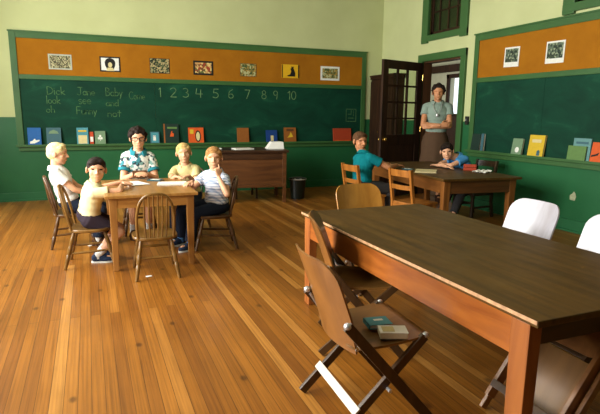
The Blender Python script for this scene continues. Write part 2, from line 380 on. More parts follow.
# hall behind the doorway
HX, HY0, HY1 = 8.2, 4.2, 12.2
struct(MB().box(((X0+.15+HX)/2, (HY0+HY1)/2, -.05), (HX-X0, HY1-HY0, .1)).build('floor.001', 'floor'))
struct(MB().box(((X0+.15+HX)/2, (HY0+HY1)/2, ZC+.05), (HX-X0, HY1-HY0, .1)).build('ceiling.001', 'ceil'))
wall_with_holes('wall_hall', HX+.075, .15, HY0, HY1, [(9.35, 10.38, 1.35, 2.2)], 'hallwall')
struct(MB().box(((X0+HX)/2+.1, HY1+.075, ZC/2), (HX-X0, .15, ZC)).build('wall_hall_end', 'hallwall'))
struct(MB().box(((X0+HX)/2+.1, HY0-.075, ZC/2), (HX-X0, .15, ZC)).build('wall_hall_start', 'hallwall'))
wall_with_holes('wall_hall_side', X0+.075, .15, Y0+.15, HY1, [(9.2, 11.2, .9, 2.9)], 'hallwall')  # opening added out of view for the hall fill light
b = MB()
for a in (9.32, 10.41): b.box((HX-.01, a, 1.775), (.05, .09, 1.0))
b.box((HX-.01, 9.865, 2.24), (.05, 1.2, .09)).box((HX-.02, 9.865, 1.31), (.08, 1.2, .06))
struct(b.build('trim_2', 'darkwood'))
struct(MB().box((HX-.08, 9.0, 2.42), (.12, 5.0, .16)).build('trim_3', 'darkwood'))
# hall lamp: a strip fixture glimpsed at the top of the doorway
def emit(name, col, s):
    m, nt, bb = newmat(name); bb.inputs['Emission Color'].default_value = col; bb.inputs['Emission Strength'].default_value = s; bb.inputs['Base Color'].default_value = col
    M[name] = m
emit('lamp glow', (1, .95, .82, 1), 5)
lp = thing('hall_lamp', 'small lit ceiling lamp glimpsed at the top of the open doorway', 'lamp', (7.2, 8.98, 2.62))
MB().tube([(0,0,.1),(0,0,ZC-2.62)], .012, 8).build('rod', 'black', lp); MB().lathe([(.02,.1),(.06,.08),(.12,.02)], n=20).build('shade', 'black', lp, True)
MB().ell((0,0,.02), (.09,.09,.06)).build('bulb', 'lamp glow', lp, True)
# a dark coat cupboard in the hall, below the window
cb = thing('hall_cupboard', 'dark cupboard in the hall under the bright window, seen through the doorway', 'cupboard', (7.95, 9.95, 0))
MB().box((0,0,.66), (.42,1.5,1.28), bev=.01).build('body', 'darkwood', cb); MB().box((0,0,1.32), (.48,1.56,.04), bev=.01).build('top', 'darkwood', cb)
for s_ in (-1, 1): d_ = MB().box((-.215, s_*.37, .66), (.02,.7,1.2), bev=.004).build('door', 'darkwood', cb); MB().ell((-.235, s_*.06, .7), (.015,.015,.015), sub=2).build('knob', 'brass', d_)

# ------------------------------------------------------------------ the open door
a = R(-16); hinge = V((X0-.035, DY1-.01, 0))
dd = V((-math.cos(a), math.sin(a), 0))
door = bpy.data.objects.new('door_1', None); C.objects.link(door); door['kind'] = 'structure'
door.location = hinge; door.rotation_euler = (0, 0, math.atan2(dd.y, dd.x))
tag(door, 'dark wooden classroom door with glass panes standing open into the room', 'door')
W_, H_ = .93, DZ-.02; st = .12; zl = .92
b = MB().box((st/2, 0, H_/2), (st, .042, H_), bev=.004).box((W_-st/2, 0, H_/2), (st, .042, H_), bev=.004)
b.box((W_/2, 0, H_-.065), (W_-2*st, .042, .13), bev=.004).box((W_/2, 0, .12), (W_-2*st, .042, .22), bev=.004).box((W_/2, 0, zl), (W_-2*st, .042, .16), bev=.004)
b.build('frame', 'darkwood', door)
MB().box((W_/2, 0, .53), (W_-2*st+.02, .02, .64), bev=.004).build('lower_panel', 'darkwood', door)
g0, g1 = zl+.08, H_-.13; b = MB()
for k in (1, 2): b.box((st+(W_-2*st)*k/3, 0, (g0+g1)/2), (.028, .034, g1-g0))
for k in (1, 2, 3): b.box((W_/2, 0, g0+(g1-g0)*k/4), (W_-2*st, .034, .028))
b.build('glazing_bar', 'darkwood', door)
M['door_glass'], nt_, b_ = newmat('door glass', .0, .5); b_.inputs['IOR'].default_value = 1.08; b_.inputs['Base Color'].default_value = (.75, .82, .7, 1); b_.inputs['Transmission Weight'].default_value = 1
for i in range(3):
    for k in range(4):
        w = (W_-2*st)/3; h = (g1-g0)/4
        MB().box((st+w*(i+.5), 0, g0+h*(k+.5)), (w-.02, .004, h-.02)).build('glass_pane', 'door_glass', door)
for s_ in (-1, 1): MB().ell((W_-.06, s_*.06, .93), (.028,.022,.028)).tube([(W_-.06, s_*.02, .93), (W_-.06, s_*.06, .93)], .01).lathe([(.03,0),(.03,.004),(.012,.006)], (W_-.06, s_*.0205, .93), rot=Matrix.Rotation(-s_*PI/2, 3, 'X')).build('door_knob', 'brass', door, True)
for z in (.25, 1.08, 1.9): MB().tube([(0,.024,z-.045),(0,.024,z+.045)], .008, 8).build('hinge', 'brass', door)

# ------------------------------------------------------------------ tall cupboard in the corner behind the door
cab = thing('tall_cabinet', 'tall narrow dark wooden cupboard with moulded top in the corner behind the open door', 'cabinet', (4.96, 8.0, 0))
MB().box((0, 0, .98), (.21, .76, 1.9), bev=.006).build('body', 'darkwood', cab)
MB().box((0, 0, .03), (.2, .74, .06)).build('plinth', 'darkwood', cab)
MB().box((-.01, -.01, 1.955), (.23, .8, .05), bev=.012).box((-.015, -.015, 1.99), (.24, .82, .03), bev=.008).build('cornice', 'darkwood', cab)
for s_ in (-1, 1):
    d_ = MB().box((-.112, s_*.19, .98), (.02, .36, 1.84), bev=.004).box((-.122, s_*.19, .98), (.012, .22, 1.6), bev=.004).build('door', 'darkwood', cab)
    MB().ell((-.135, s_*.05, 1.0), (.012,.012,.012), sub=2).build('knob', 'brass', d_)

# ------------------------------------------------------------------ chalkboards
def chalkboard(label, length, panels, mat_fr):
    """local frame: x along the wall, -y out of the wall, z up (0 = floor)"""
    t = thing('chalkboard', label, 'chalkboard')
    t.matrix_world = mat_fr
    z0, zt, fw = .79, 2.405, .085; d = .03
    b = MB().box((fw/2, -d/2, (z0+zt)/2), (fw, d, zt-z0), bev=.004).box((length-fw/2, -d/2, (z0+zt)/2), (fw, d, zt-z0), bev=.004).box((length/2, -d/2, zt-fw/2), (length-.17, d, fw), bev=.004)
    b.box((length/2, -d/2-.006, zt+.006), (length+.02, d+.014, .018))
    b.build('frame', 'trim', t)
    MB().box((length/2, -d/2, 1.79), (length-2*fw, d, .065), bev=.006).build('picture_rail', 'trim', t)
    MB().box((length/2, -.008, 2.07), (length-2*fw, .016, .5)).build('tackboard', 'cork', t)
    xs = [fw] + panels + [length-fw]
    for a, c in zip(xs[:-1], xs[1:]): MB().box(((a+c)/2, -.006, 1.285), (c-a-.003, .012, .95), bev=.001).build('slate_panel', 'board', t)
    b = MB().box((length/2, -.04, .807), (length+.04, .08, .022), bev=.005).box((length/2, -.078, .822), (length+.04, .008, .014)).box((length/2, -.02, .765), (length-.02, .03, .06), bev=.004)
    b.build('chalk_ledge', 'trim', t)
    return t
BX = -.96
board_b = chalkboard('long green chalkboard with orange tack strip and chalk words and numbers, on back wall', 5.70, [1.95, 3.82], Matrix.Translation((BX, Y0, 0)))
RY = 5.90
board_r = chalkboard('shorter green chalkboard with orange tack strip beside the doorway on right wall', 3.9, [1.25, 2.55], Matrix.Translation((X0, RY, 0)) @ Matrix.Rotation(-PI/2, 4, 'Z'))
# chalk handwriting
def arc(cx, cy, rx, ry, a0, a1, n=9): return [(cx+rx*math.cos(R(a0+(a1-a0)*k/n)), cy+ry*math.sin(R(a0+(a1-a0)*k/n))) for k in range(n+1)]
G = {  # strokes in a box: x 0..w, y 0..1 (x-height .5)
 'D': (.62, [[(.1,0),(.1,1)], [(.1,1)]+arc(.1,.5,.5,.5,90,-90)]), 'J': (.6, [[(.1,1),(.6,1)], [(.4,1),(.4,.2)]+arc(.22,.2,.18,.2,0,-160)]),
 'B': (.55, [[(.1,0),(.1,1)], [(.1,1)]+arc(.1,.76,.35,.24,90,-90)+arc(.1,.26,.42,.26,90,-90)]), 'C': (.6, [arc(.36,.5,.3,.5,50,310)]),
 'F': (.55, [[(.1,0),(.1,1),(.55,1)], [(.1,.52),(.42,.52)]]),
 'i': (.2, [[(.1,.5),(.1,0)], [(.1,.7),(.1,.75)]]), 'c': (.42, [arc(.25,.25,.2,.25,50,310)]), 'k': (.42, [[(.08,0),(.08,1)], [(.38,.5),(.1,.22),(.4,0)]]),
 'a': (.46, [arc(.23,.25,.18,.25,0,360), [(.41,.5),(.41,0)]]), 'n': (.44, [[(.08,.5),(.08,0)], arc(.23,.3,.15,.2,180,0)+[(.38,0)]]),
 'e': (.44, [[(.06,.26),(.4,.26)]+arc(.23,.25,.18,.25,5,310)]), 'b': (.44, [[(.08,1),(.08,0)], arc(.24,.25,.17,.25,180,-180)]),
 'y': (.42, [[(.06,.5),(.22,.05)], [(.4,.5),(.12,-.35)]]), 'o': (.44, [arc(.22,.25,.18,.25,0,360)]), 'm': (.62, [[(.06,.5),(.06,0)], arc(.19,.32,.13,.18,180,0)+[(.32,0)], arc(.45,.32,.13,.18,180,0)+[(.58,0)]]),
 'l': (.18, [[(.09,1),(.09,0)]]), 's': (.38, [arc(.2,.37,.14,.13,40,270,7)+arc(.2,.12,.15,.12,90,-140,7)]), 'd': (.46, [arc(.22,.25,.17,.25,0,360), [(.4,1),(.4,0)]]),
 'u': (.44, [[(.08,.5),(.08,.2)]+arc(.22,.2,.14,.2,180,360)+[(.36,.5),(.36,0)]]), 't': (.34, [[(.17,.9),(.17,0)], [(.02,.55),(.32,.55)]]), 'h': (.44, [[(.08,1),(.08,0)], arc(.23,.3,.15,.2,180,0)+[(.38,0)]]),
 '1': (.3, [[(.05,.8),(.2,1),(.2,0)]]), '2': (.55, [arc(.27,.74,.22,.26,160,-30)+[(.05,0),(.52,0)]]), '3': (.5, [arc(.22,.75,.2,.24,140,-80)+arc(.22,.26,.25,.26,80,-140)]),
 '4': (.6, [[(.12,1),(.05,.4),(.55,.4)], [(.42,.9),(.4,0)]]), '5': (.55, [[(.5,1),(.14,1),(.1,.55)]+arc(.24,.3,.25,.3,110,-140)]), '6': (.5, [[(.4,1)]+arc(.4,.35,.34,.6,120,180,5)+arc(.25,.25,.2,.25,180,-180)]),
 '7': (.5, [[(.05,1),(.48,1),(.2,0)]]), '8': (.5, [arc(.25,.76,.17,.22,0,360), arc(.25,.27,.22,.27,0,360)]), '9': (.5, [arc(.24,.72,.2,.27,0,360), [(.44,.75),(.36,0)]]), '0': (.5, [arc(.25,.5,.2,.5,0,360)]),
}
def chalk_word(board, word, x, z, h, wd, name='chalk_word', strokes=None, th=.008):
    b = MB(); cx = 0; polys = []
    if strokes: polys = [[(px, pz) for px, pz in s_] for s_ in strokes]
    else:
        tot = sum(G[c][0] for c in word); sx = wd/tot
        for c in word:
            w, ss = G[c]
            for s_ in ss: polys.append([(x+cx+px*sx, z+pz*h) for px, pz in s_])
            cx += w*sx
    for pl in polys:
        for (x0, z0), (x1, z1) in zip(pl[:-1], pl[1:]):
            d = V((x1-x0, 0, z1-z0)); L = d.length
            if L < 1e-5: continue
            d.normalize(); nn = V((-d.z, 0, d.x))*th/2; p0, p1 = V((x0, 0, z0))-d*th*.3, V((x1, 0, z1))+d*th*.3; o = V((0, 1, 0))
            q = [p0-nn, p1-nn, p1+nn, p0+nn]
            b.add([p+o*-.0135 for p in q]+[p+o*-.0118 for p in q], [(0,1,2,3),(7,6,5,4),(0,4,5,1),(1,5,6,2),(2,6,7,3),(3,7,4,0)])
    return b.build(name, 'chalknum' if name == 'chalk_number' else 'chalk', board)
def bx(x): return x-BX
for w, x, z, h, wd in (('Dick',-.54,1.55,.11,.25),('Jane',-.13,1.55,.11,.25),('Baby',.26,1.545,.12,.25),('Come',.60,1.505,.11,.24),('look',-.55,1.42,.11,.19),('see',-.12,1.42,.13,.18),('and',.26,1.395,.1,.19),
                    ('oh',-.56,1.29,.1,.12),('Funny',-.16,1.27,.11,.29),('not',.27,1.235,.11,.21)):
    chalk_word(board_b, w, bx(x), z, h, wd)
for w, x, wd in (('1',1.05,.04),('2',1.22,.11),('3',1.42,.1),('4',1.62,.13),('5',1.90,.11),('6',2.16,.10),('7',2.44,.10),('8',2.74,.09),('9',2.95,.09),('10',3.21,.17)):
    chalk_word(board_b, w, bx(x), 1.55, .14, wd, 'chalk_number', None, .010)
x_, z_ = bx(4.36), 1.18
chalk_word(board_b, '', 0, 0, 0, 0, 'chalk_drawing', [[(x_,z_),(x_+.2,z_),(x_+.2,z_+.22),(x_,z_+.22),(x_,z_)], [(x_+.04,z_+.06),(x_+.16,z_+.06)], [(x_+.04,z_+.13),(x_+.1,z_+.13),(x_+.1,z_+.2)], [(x_+.15,z_+.1),(x_+.15,z_+.2)]], .008)

# pictures pinned to the tack strips
def picture(label, x0, x1, z0, z1, border, img, fr=None, deco=None, rightwall=False, tilt=0, bw=.02, bot=None):
    w, h = abs(x1-x0), z1-z0
    if not rightwall: t = thing('picture', label, 'picture', ((x0+x1)/2, Y0-.0165, (z0+z1)/2), 0, 'pictures on the back tack strip')
    else: t = thing('picture', label, 'picture', (X0-.0165, (x0+x1)/2, (z0+z1)/2), -PI/2, 'pictures on the right tack strip')
    t.rotation_euler = (0, R(tilt), 0) if not rightwall else Matrix.Rotation(-PI/2, 3, 'Z').__matmul__(Matrix.Rotation(R(tilt), 3, 'Y')).to_euler()
    MB().box((0, -.003, 0), (w, .005, h), bev=.001).build('mount', border, t)
    bt = bw if bot is None else bot
    MB().box((0, -.0065, (bt-bw)/2), (w-2*bw, .002, h-bw-bt)).build('print', img, t)
    if deco: deco(t, w, h)
    return t
def flat(t, name, mat, poly, y=-.0085):
    MB().prism(poly, -.0008, .0008, Matrix.Translation((0, y, 0)) @ Matrix.Rotation(PI/2, 4, 'X')).build(name, mat, t)
for n, c in dict(p_grey=(176,180,160), p_dark=(26,24,18), p_white=(226,226,214), p_yellow=(222,172,26), p_black=(18,16,12), p_cream=(210,196,140), p_brown=(92,56,26), p_blue=(24,92,160), p_slate=(58,96,104), p_teal=(70,140,150), p_red=(186,64,22), p_orange=(206,84,24), p_olive=(92,126,66), p_rust=(142,84,30), p_bluegrey=(96,140,136), p_greygreen=(110,138,104), p_gold=(206,172,40), p_dkgreen=(18,44,34), p_brick=(164,60,30), p_navy=(18,58,120)).items():
    M[n] = plain(n, rgb(*c), .6, .35, .06, 25)
M['img_crowd'] = patches('crowd print', [rgb(150,150,110), rgb(90,84,56), rgb(190,180,140), rgb(120,110,80), rgb(60,60,44)], 80)
M['img_green'] = patches('green scene print', [rgb(40,54,30), rgb(86,96,60), rgb(150,140,96), rgb(24,34,22), rgb(180,160,110)], 60)
M['img_warm'] = patches('warm scene print', [rgb(196,150,90), rgb(150,60,36), rgb(220,190,120), rgb(110,70,40), rgb(90,100,50)], 36)
M['img_land'] = patches('landscape print', [rgb(70,84,46), rgb(120,110,56), rgb(160,130,60), rgb(180,180,130)], 45)
M['img_grey'] = patches('grey scene print', [rgb(90,104,84), rgb(40,52,42), rgb(140,150,120), rgb(60,70,52)], 45)
def fig(t, w, h):
    flat(t, 'dark_shape', 'p_black', [(-.07,-.02)]+[(px,pz) for px,pz in arc(0,.02,.075,.07,180,0)]+[(.07,-.02),(.04,-.085),(-.04,-.085)])
    flat(t, 'pale_face', 'p_cream', arc(0,-.01,.03,.038,0,360,14)[:-1], -.0105)
    flat(t, 'pale_body', 'p_cream', [(-.06,-h/2+.012),(-.035,-.05),(.035,-.05),(.06,-h/2+.012)], -.0105)
def cat(t, w, h):
    flat(t, 'cat_silhouette', 'p_black', [(-.05,-.085),(.085,-.085),(.09,-.03),(.07,.02),(.055,.05),(.062,.085),(.04,.07),(.02,.085),(.015,.05),(-.005,.04),(.01,.02),(.01,-.01),(-.005,-.05),(-.06,-.07)])
    flat(t, 'picture_edge', 'p_black', [(-w/2+.004,-h/2+.004),(-w/2+.02,-h/2+.004),(-w/2+.02,h/2-.004),(-w/2+.004,h/2-.004)])
    flat(t, 'picture_edge', 'p_black', [(w/2-.02,-h/2+.004),(w/2-.004,-h/2+.004),(w/2-.004,h/2-.004),(w/2-.02,h/2-.004)])
picture('pale grey print of a crowd, far left on the back tack strip', -.48, -.17, 1.905, 2.12, 'p_grey', 'img_crowd')
picture('dark print with a pale figure under black shape on back tack strip', .21, .50, 1.90, 2.12, 'p_dark', 'p_white', deco=fig)
picture('small mottled green print on back tack strip above the number 1', .93, 1.23, 1.905, 2.13, 'p_dark', 'img_green', bw=.008)
picture('dark framed warm red and cream print on back tack strip', 1.60, 1.92, 1.905, 2.125, 'p_dark', 'img_warm', bw=.028)
picture('small unframed olive and tan print on back tack strip, left of the yellow one', 2.37, 2.65, 1.91, 2.12, 'p_brown', 'img_land', bw=.005)
picture('yellow picture with a black sitting cat on back tack strip', 3.10, 3.42, 1.91, 2.135, 'p_yellow', 'p_yellow', deco=cat, bw=.01)
picture('white framed landscape print at right end of back tack strip', 3.83, 4.20, 1.895, 2.135, 'p_white', 'img_land', bw=.035)
picture('white bordered photo print on right tack strip, the one nearer the doorway', 5.08, 5.33, 1.925, 2.17, 'p_white', 'img_grey', rightwall=True, tilt=1.5, bw=.02, bot=.06)
picture('white bordered photo print on right tack strip, the one farther from the doorway', 4.41, 4.67, 1.915, 2.165, 'p_white', 'img_grey', rightwall=True, tilt=1, bw=.02, bot=.055)

# books standing on the ledges
LZ = .8185
def book(label, x, w, h, mat, right=False, th=.022, lean=None, art=None, off=.068, zt=LZ, name='book', cat='book', dx=0):
    if lean is None: lean = math.degrees(math.asin((off-th-.0135)/h))
    zt += th*math.sin(R(lean))+.0003
    t = thing(name, label, cat, group='books on the ledge of the %s chalkboard' % ('right' if right else 'back'))
    base = Matrix.Translation((x, Y0-off, zt)) if not right else Matrix.Translation((X0-off, x, zt)) @ Matrix.Rotation(-PI/2, 4, 'Z')
    t.matrix_world = base @ Matrix.Rotation(R(dx), 4, 'Y') @ Matrix.Rotation(R(-lean), 4, 'X')
    MB().box((0, -.002, h/2), (w, .004, h)).box((0, th-.002, h/2), (w, .004, h)).box((-w/2+.002, th/2, h/2), (.004, th, h)).build('cover', mat, t)
    MB().box((.002, th/2, h/2), (w-.01, th-.008, h-.008)).build('pages', 'pages', t)
    if art:
        for nm, m, poly in art: MB().prism([(px*w/2, h/2+pz*h/2) for px, pz in poly], -.0006, .0006, Matrix.Translation((0, -.0048, 0)) @ Matrix.Rotation(PI/2, 4, 'X')).build(nm, m, t)
    return t
def rect(a, b, c, d): return [(a,b),(c,b),(c,d),(a,d)]
book('bright blue book with white scene, at the left end of the back ledge', -.735, .175, .25, 'p_blue', art=[('cover_art','p_white',[(-.7,-.85),(.0,-.8),(.7,-.55),(.75,-.4),(.2,-.45),(.0,-.25),(-.3,-.5),(-.7,-.6)])])
book('slate blue book with grey band, second from left on back ledge', -.48, .195, .25, 'p_slate', art=[('cover_art','p_greygreen',[(-.7,.3),(.7,.3),(.5,.6),(0,.75),(-.5,.6)])])
book('teal book with a white block on its cover, on the back ledge', -.09, .16, .25, 'p_teal', art=[('cover_art','p_cream',rect(-.75,-.9,.75,.1)), ('title_band','p_gold',rect(-.7,.5,.7,.7))])
book('thin red and white book between teal and grey green books', .035, .05, .19, 'p_red', art=[('cover_art','p_white',rect(-.8,-.6,.8,.2))], th=.015)
clover = arc(-.25,-.1,.22,.2,0,360,10)[:-1]
book('grey green book with white three lobed leaf, behind the table left side', .155, .15, .2, 'p_greygreen', art=[('leaf_emblem','p_white',clover), ('leaf_emblem','p_white',[(x+.5,z) for x,z in clover]), ('leaf_emblem','p_white',[(x+.25,z+.32) for x,z in clover]), ('leaf_stem','p_white',rect(-.04,-.5,.06,-.1))])
book('small pale teal book beside the dark brown one on back ledge', .96, .14, .185, 'p_slate', art=[('cover_art','p_teal',rect(-.8,-.85,.8,.85)), ('cover_art','p_white',rect(-.4,-.5,.2,.4))])
book('large dark book with brown spine, tallest on the back ledge', 1.215, .235, .31, 'p_dkgreen', art=[('spine_band','p_rust',rect(-1,-1,-.82,1)), ('title_band','p_olive',rect(-.5,.5,.8,.68)), ('cover_art','p_orange',[(-.2,-.3),(.3,-.3),(.35,0),(.1,.1),(.15,.3),(0,.2)])])
book('orange red book with a cream oval face on the back ledge', 1.61, .245, .25, 'p_orange', art=[('cover_art','p_black',arc(.25,-.1,.38,.75,0,360,16)[:-1])])
for o in bpy.data.objects:
    if o.name.startswith('book') and 'cream oval' in o.get('label', ''): MB().prism([(.12*px+.03, .11+.09*pz) for px, pz in arc(0,0,.26,.8,0,360,14)[:-1]], -.0006, .0006, Matrix.Translation((0,-.0062,0)) @ Matrix.Rotation(PI/2, 4, 'X')).build('oval_face', 'p_cream', o); MB().prism([(-.1,.15),(-.04,.15),(-.04,.22),(-.1,.22)], -.0006, .0006, Matrix.Translation((0,-.0048,0)) @ Matrix.Rotation(PI/2, 4, 'X')).build('title_band', 'p_gold', o)
book('plain rust brown book above the left half of the desk', 2.40, .2, .245, 'p_rust')
book('blue book with a pale square on the back ledge above the desk', 2.91, .2, .205, 'p_navy', art=[('cover_art','p_cream',rect(-.2,-.8,.3,.1))])
book('brown book with gold emblem on back ledge, at the right end of the desk', 3.25, .22, .25, 'p_rust', art=[('cover_art','p_gold',[(-.5,-.4),(.5,-.3),(.1,.4),(-.1,0)]), ('title_band','p_brown',rect(-.6,.5,.6,.8))])
book('wide brick red book at the far right of the back ledge', 4.27, .36, .235, 'p_brick', art=[('title_band','p_orange',rect(-.9,-.9,.9,-.8))])
# right wall ledge (x along -y)
book('dark green book tipped against the frame, nearest the doorway on right ledge', 5.715, .17, .235, 'p_dkgreen', True)
book('thin dark book leaning edge on beside the dark green book on the right ledge', 5.575, .05, .24, 'p_slate', True, dx=-3, th=.03, zt=LZ+.0016)
book('small grey book with pale round picture on the right ledge', 4.955, .165, .205, 'p_greygreen', True, art=[('cover_art','p_white',arc(.1,-.4,.4,.35,0,360,12)[:-1])])
book('bright yellow book with dark figure on the right ledge', 4.655, .23, .26, 'p_gold', True, art=[('cover_art','p_slate',[(.2,-.9),(.6,-.9),(.6,-.5),(.4,-.35),(.2,-.5)]), ('title_band','p_cream',rect(-.6,.3,.6,.6))])
book('blue grey book standing behind the olive book on the right ledge', 4.045, .22, .25, 'p_bluegrey', True, off=.043, th=.013, art=[('title_band','p_slate',rect(-.7,.5,.7,.7))])
book('olive green book standing in front of the blue grey book', 4.085, .23, .165, 'p_olive', True, off=.066, lean=5, th=.012)
book('orange red book with a black mark, last along the right ledge', 3.80, .22, .215, 'p_orange', True, art=[('cover_art','p_black',[(-.9,-.5),(-.2,-.3),(-.1,0),(-.5,-.2),(-.9,-.3)])])
# things on the wall beside the doorway
sw = thing('switch_box', 'small dark switch box on the wall between doorway and right chalkboard', 'switch', (X0, 5.97, 1.235))
MB().box((-.016, 0, 0), (.03, .06, .12), bev=.004).build('box', 'black', sw); MB().box((-.035, 0, .01), (.012, .012, .03)).build('lever', 'metal', sw)
MB().prism([(-.035,-.05),(.03,-.055),(.045,-.01),(.03,.03),(.01,.05),(-.01,.02),(-.04,.0)], -.001, .002, Matrix.Translation((X0-.0015, 4.12, .415)) @ Matrix.Rotation(-PI/2, 4, 'Z') @ Matrix.Rotation(PI/2, 4, 'X')).build('bare_patch', 'plasterpatch', bpy.data.objects['wall_right'])

# ------------------------------------------------------------------ tables
def table(name, label, loc, rz, w, l, h, mats, ov=.035, leg=.06, taper=.7, apron=.1, edge=None, tt=.025, group=None, legy=None, endin=None, endmat=None, ovy=None):
    """origin at the near left corner of the top; x across, y along"""
    t = thing(name, label, 'table', (loc[0], loc[1], 0), rz, group)
    MB().box((w/2, l/2, h-tt/2), (w, l, tt), bev=.005).build('tabletop', mats[0], t)
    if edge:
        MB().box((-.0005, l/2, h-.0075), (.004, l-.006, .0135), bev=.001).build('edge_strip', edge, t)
    ins = ov+.006; legy = legy or leg; ovy = ov if ovy is None else ovy; ei = endin or ins
    for cx in (ins+.01, w-ins-.01): MB().box((cx, l/2, h-tt-apron/2), (.02, l-2*ovy-.04, apron)).build('side_apron', mats[1], t)
    for cy in (ei+.01, l-ei-.01): MB().box((w/2, cy, h-tt-apron/2), (w-2*ov-.05, .02, apron)).build('end_apron', endmat or mats[1], t)
    for sx in (0, 1):
        for sy in (0, 1):
            cx = ov+leg/2 if not sx else w-ov-leg/2; cy = ovy+legy/2 if not sy else l-ovy-legy/2
            MB().box((cx, cy, (h-tt)/2), (leg, legy, h-tt), bev=.004, taper=(taper, taper)).build('leg', mats[2], t)
    return t
table('small_table', 'small square legged oak table with five children around it', (.085, 4.285), 0, .745, 1.07, .64, ('oaktop', 'oak', 'oakz'), ov=.03, leg=.062, apron=.085)
table('long_table', 'long worn table with olive brown top and orange sides in the foreground', (1.326, 1.153), 0, .972, 2.028, .64, ('bigtop', 'bigside', 'bigleg'), ov=.008, leg=.058, taper=.88, apron=.14, edge='edge', tt=.026, legy=.085, ovy=.038, endin=.13, endmat='deskdark')  # end aprons darker than the sides: shade put into their colour
table('reading_table', 'dark topped reading table near the doorway, boy in teal at its left side', (3.40, 4.31), R(-6.5), .98, 1.95, .645, ('bigtop', 'tablebrown', 'tablebrownleg'), ov=.04, leg=.08, taper=.75, apron=.14, tt=.026, endmat='desk')

# teacher's desk
dk = thing('teacher_desk', "dark wooden teacher's desk with a closed front panel before the back chalkboard", 'desk', (1.62, 7.18, 0), R(-9))
W_, D_, H_ = 1.07, .72, .78
MB().box((W_/2, D_/2, H_-.018), (W_+.06, D_+.06, .036), bev=.006).build('desktop', 'deskdark', dk)
MB().box((W_/2, .03, .48), (W_-.09, .018, .5), bev=.003).build('front_panel', 'desk', dk)
MB().box((W_/2, .02, .695), (W_-.1, .03, .1), bev=.004).build('top_rail', 'deskdark', dk)
MB().box((W_/2, .02, .255), (W_-.1, .03, .05), bev=.004).build('bottom_rail', 'desk', dk)
for sx in (.03, W_-.03):
    for sy in (.03, D_-.03): MB().box((sx, sy, (H_-.036)/2), (.06, .06, H_-.036), bev=.004, taper=(.8,.8)).build('leg', 'desk', dk)
for sx in (.02, W_-.02): MB().box((sx, D_/2, .5), (.018, D_-.12, .48), bev=.003).build('side_panel', 'desk', dk)
MB().box((W_/2, D_-.03, .69), (W_-.12, .02, .1), bev=.003).build('drawer_front', 'desk', dk)
def on_desk(x, y, z=0): return dk.matrix_basis @ V((x, y, H_+z))
bpy.context.view_layer.update()
def at_desk(x, y): v = Matrix.Translation((1.62, 7.18, 0)) @ Matrix.Rotation(R(-9), 4, 'Z') @ V((x, y, H_+.0005)); return v
def box_thing(name, label, cat, loc, rz, d, mat, bev=.004, parts=()):
    t = thing(name, label, cat, loc, rz)
    MB().box((0,0,d[2]/2), d, bev=bev).build('body', mat, t)
    for nm, c, dd_, m in parts: MB().box(c, dd_, bev=.001).build(nm, m, t)
    return t
def paper_stack(label, loc, rz, w, l, n, mat='paper', name='paper_stack', cat='papers', th=.004):
    b = MB()
    for i in range(n): b.box((random.uniform(-.006,.006), random.uniform(-.006,.006), th*(i+.5)), (w, l, th*.9), Matrix.Rotation(R(random.uniform(-4,4)), 3, 'Z'))
    o = b.build(name, mat); o.location = loc; o.rotation_euler = (0,0,rz); return tag(o, label, cat)
wb = thing('file_box', "white sloping paper box on the right end of teacher's desk", 'box', at_desk(.95, .35), R(-9))
MB().prism([(-.13,0),(.13,0),(.12,.1),(-.06,.1)], -.1, .1, Matrix.Translation((0,0,0)) @ Matrix.Rotation(PI/2, 4, 'X')).build('body', 'paper', wb); MB().box((.03,0,.102), (.17,.19,.004)).build('lid', 'paper', wb)
paper_stack("white papers lying on the middle of teacher's desk", at_desk(.45, .22), R(6), .28, .2, 4)
ob = thing('open_book', "dark open book lying near the left end of teacher's desk", 'book', at_desk(.14, .2), R(-5))
MB().box((0,0,.004), (.24,.17,.008), bev=.001).build('cover', 'p_black', ob); MB().box((-.06,0,.014), (.1,.15,.012), bev=.003).build('pages', 'paper', ob)

# waste basket
wbk = thing('waste_basket', 'dark green waste basket on the floor at right of desk', 'basket', (2.97, 7.3, 0))
MB().lathe([(.105,0),(.108,.02),(.13,.3),(.138,.305),(.138,.318),(.126,.318),(.102,.02),(.0,.015)], n=28, cap=False).lathe([(.105,0),(.0005,0)], n=28, cap=False).build('bin', 'bin', wbk, True)
MB().lathe([(.136,.3),(.142,.31),(.136,.32),(.13,.31),(.136,.3)], n=28, cap=False).build('rim', 'metal', wbk, True)
for i_, (px, py, r_) in enumerate(((-.04,.02,.05),(.05,-.02,.045))):
    bm_ = MB().ell((px,py,.27), (r_,r_*.9,r_*.8), sub=2)
    for v in bm_.bm.verts: v.co += V((random.uniform(-.008,.008), random.uniform(-.008,.008), random.uniform(-.008,.008)))
    tag(bm_.build('crumpled_paper', 'paper', None, off=None), 'crumpled white paper showing at the top %s of the waste basket' % ('left' if i_ == 0 else 'right'), 'paper').location = (2.97, 7.3, 0)

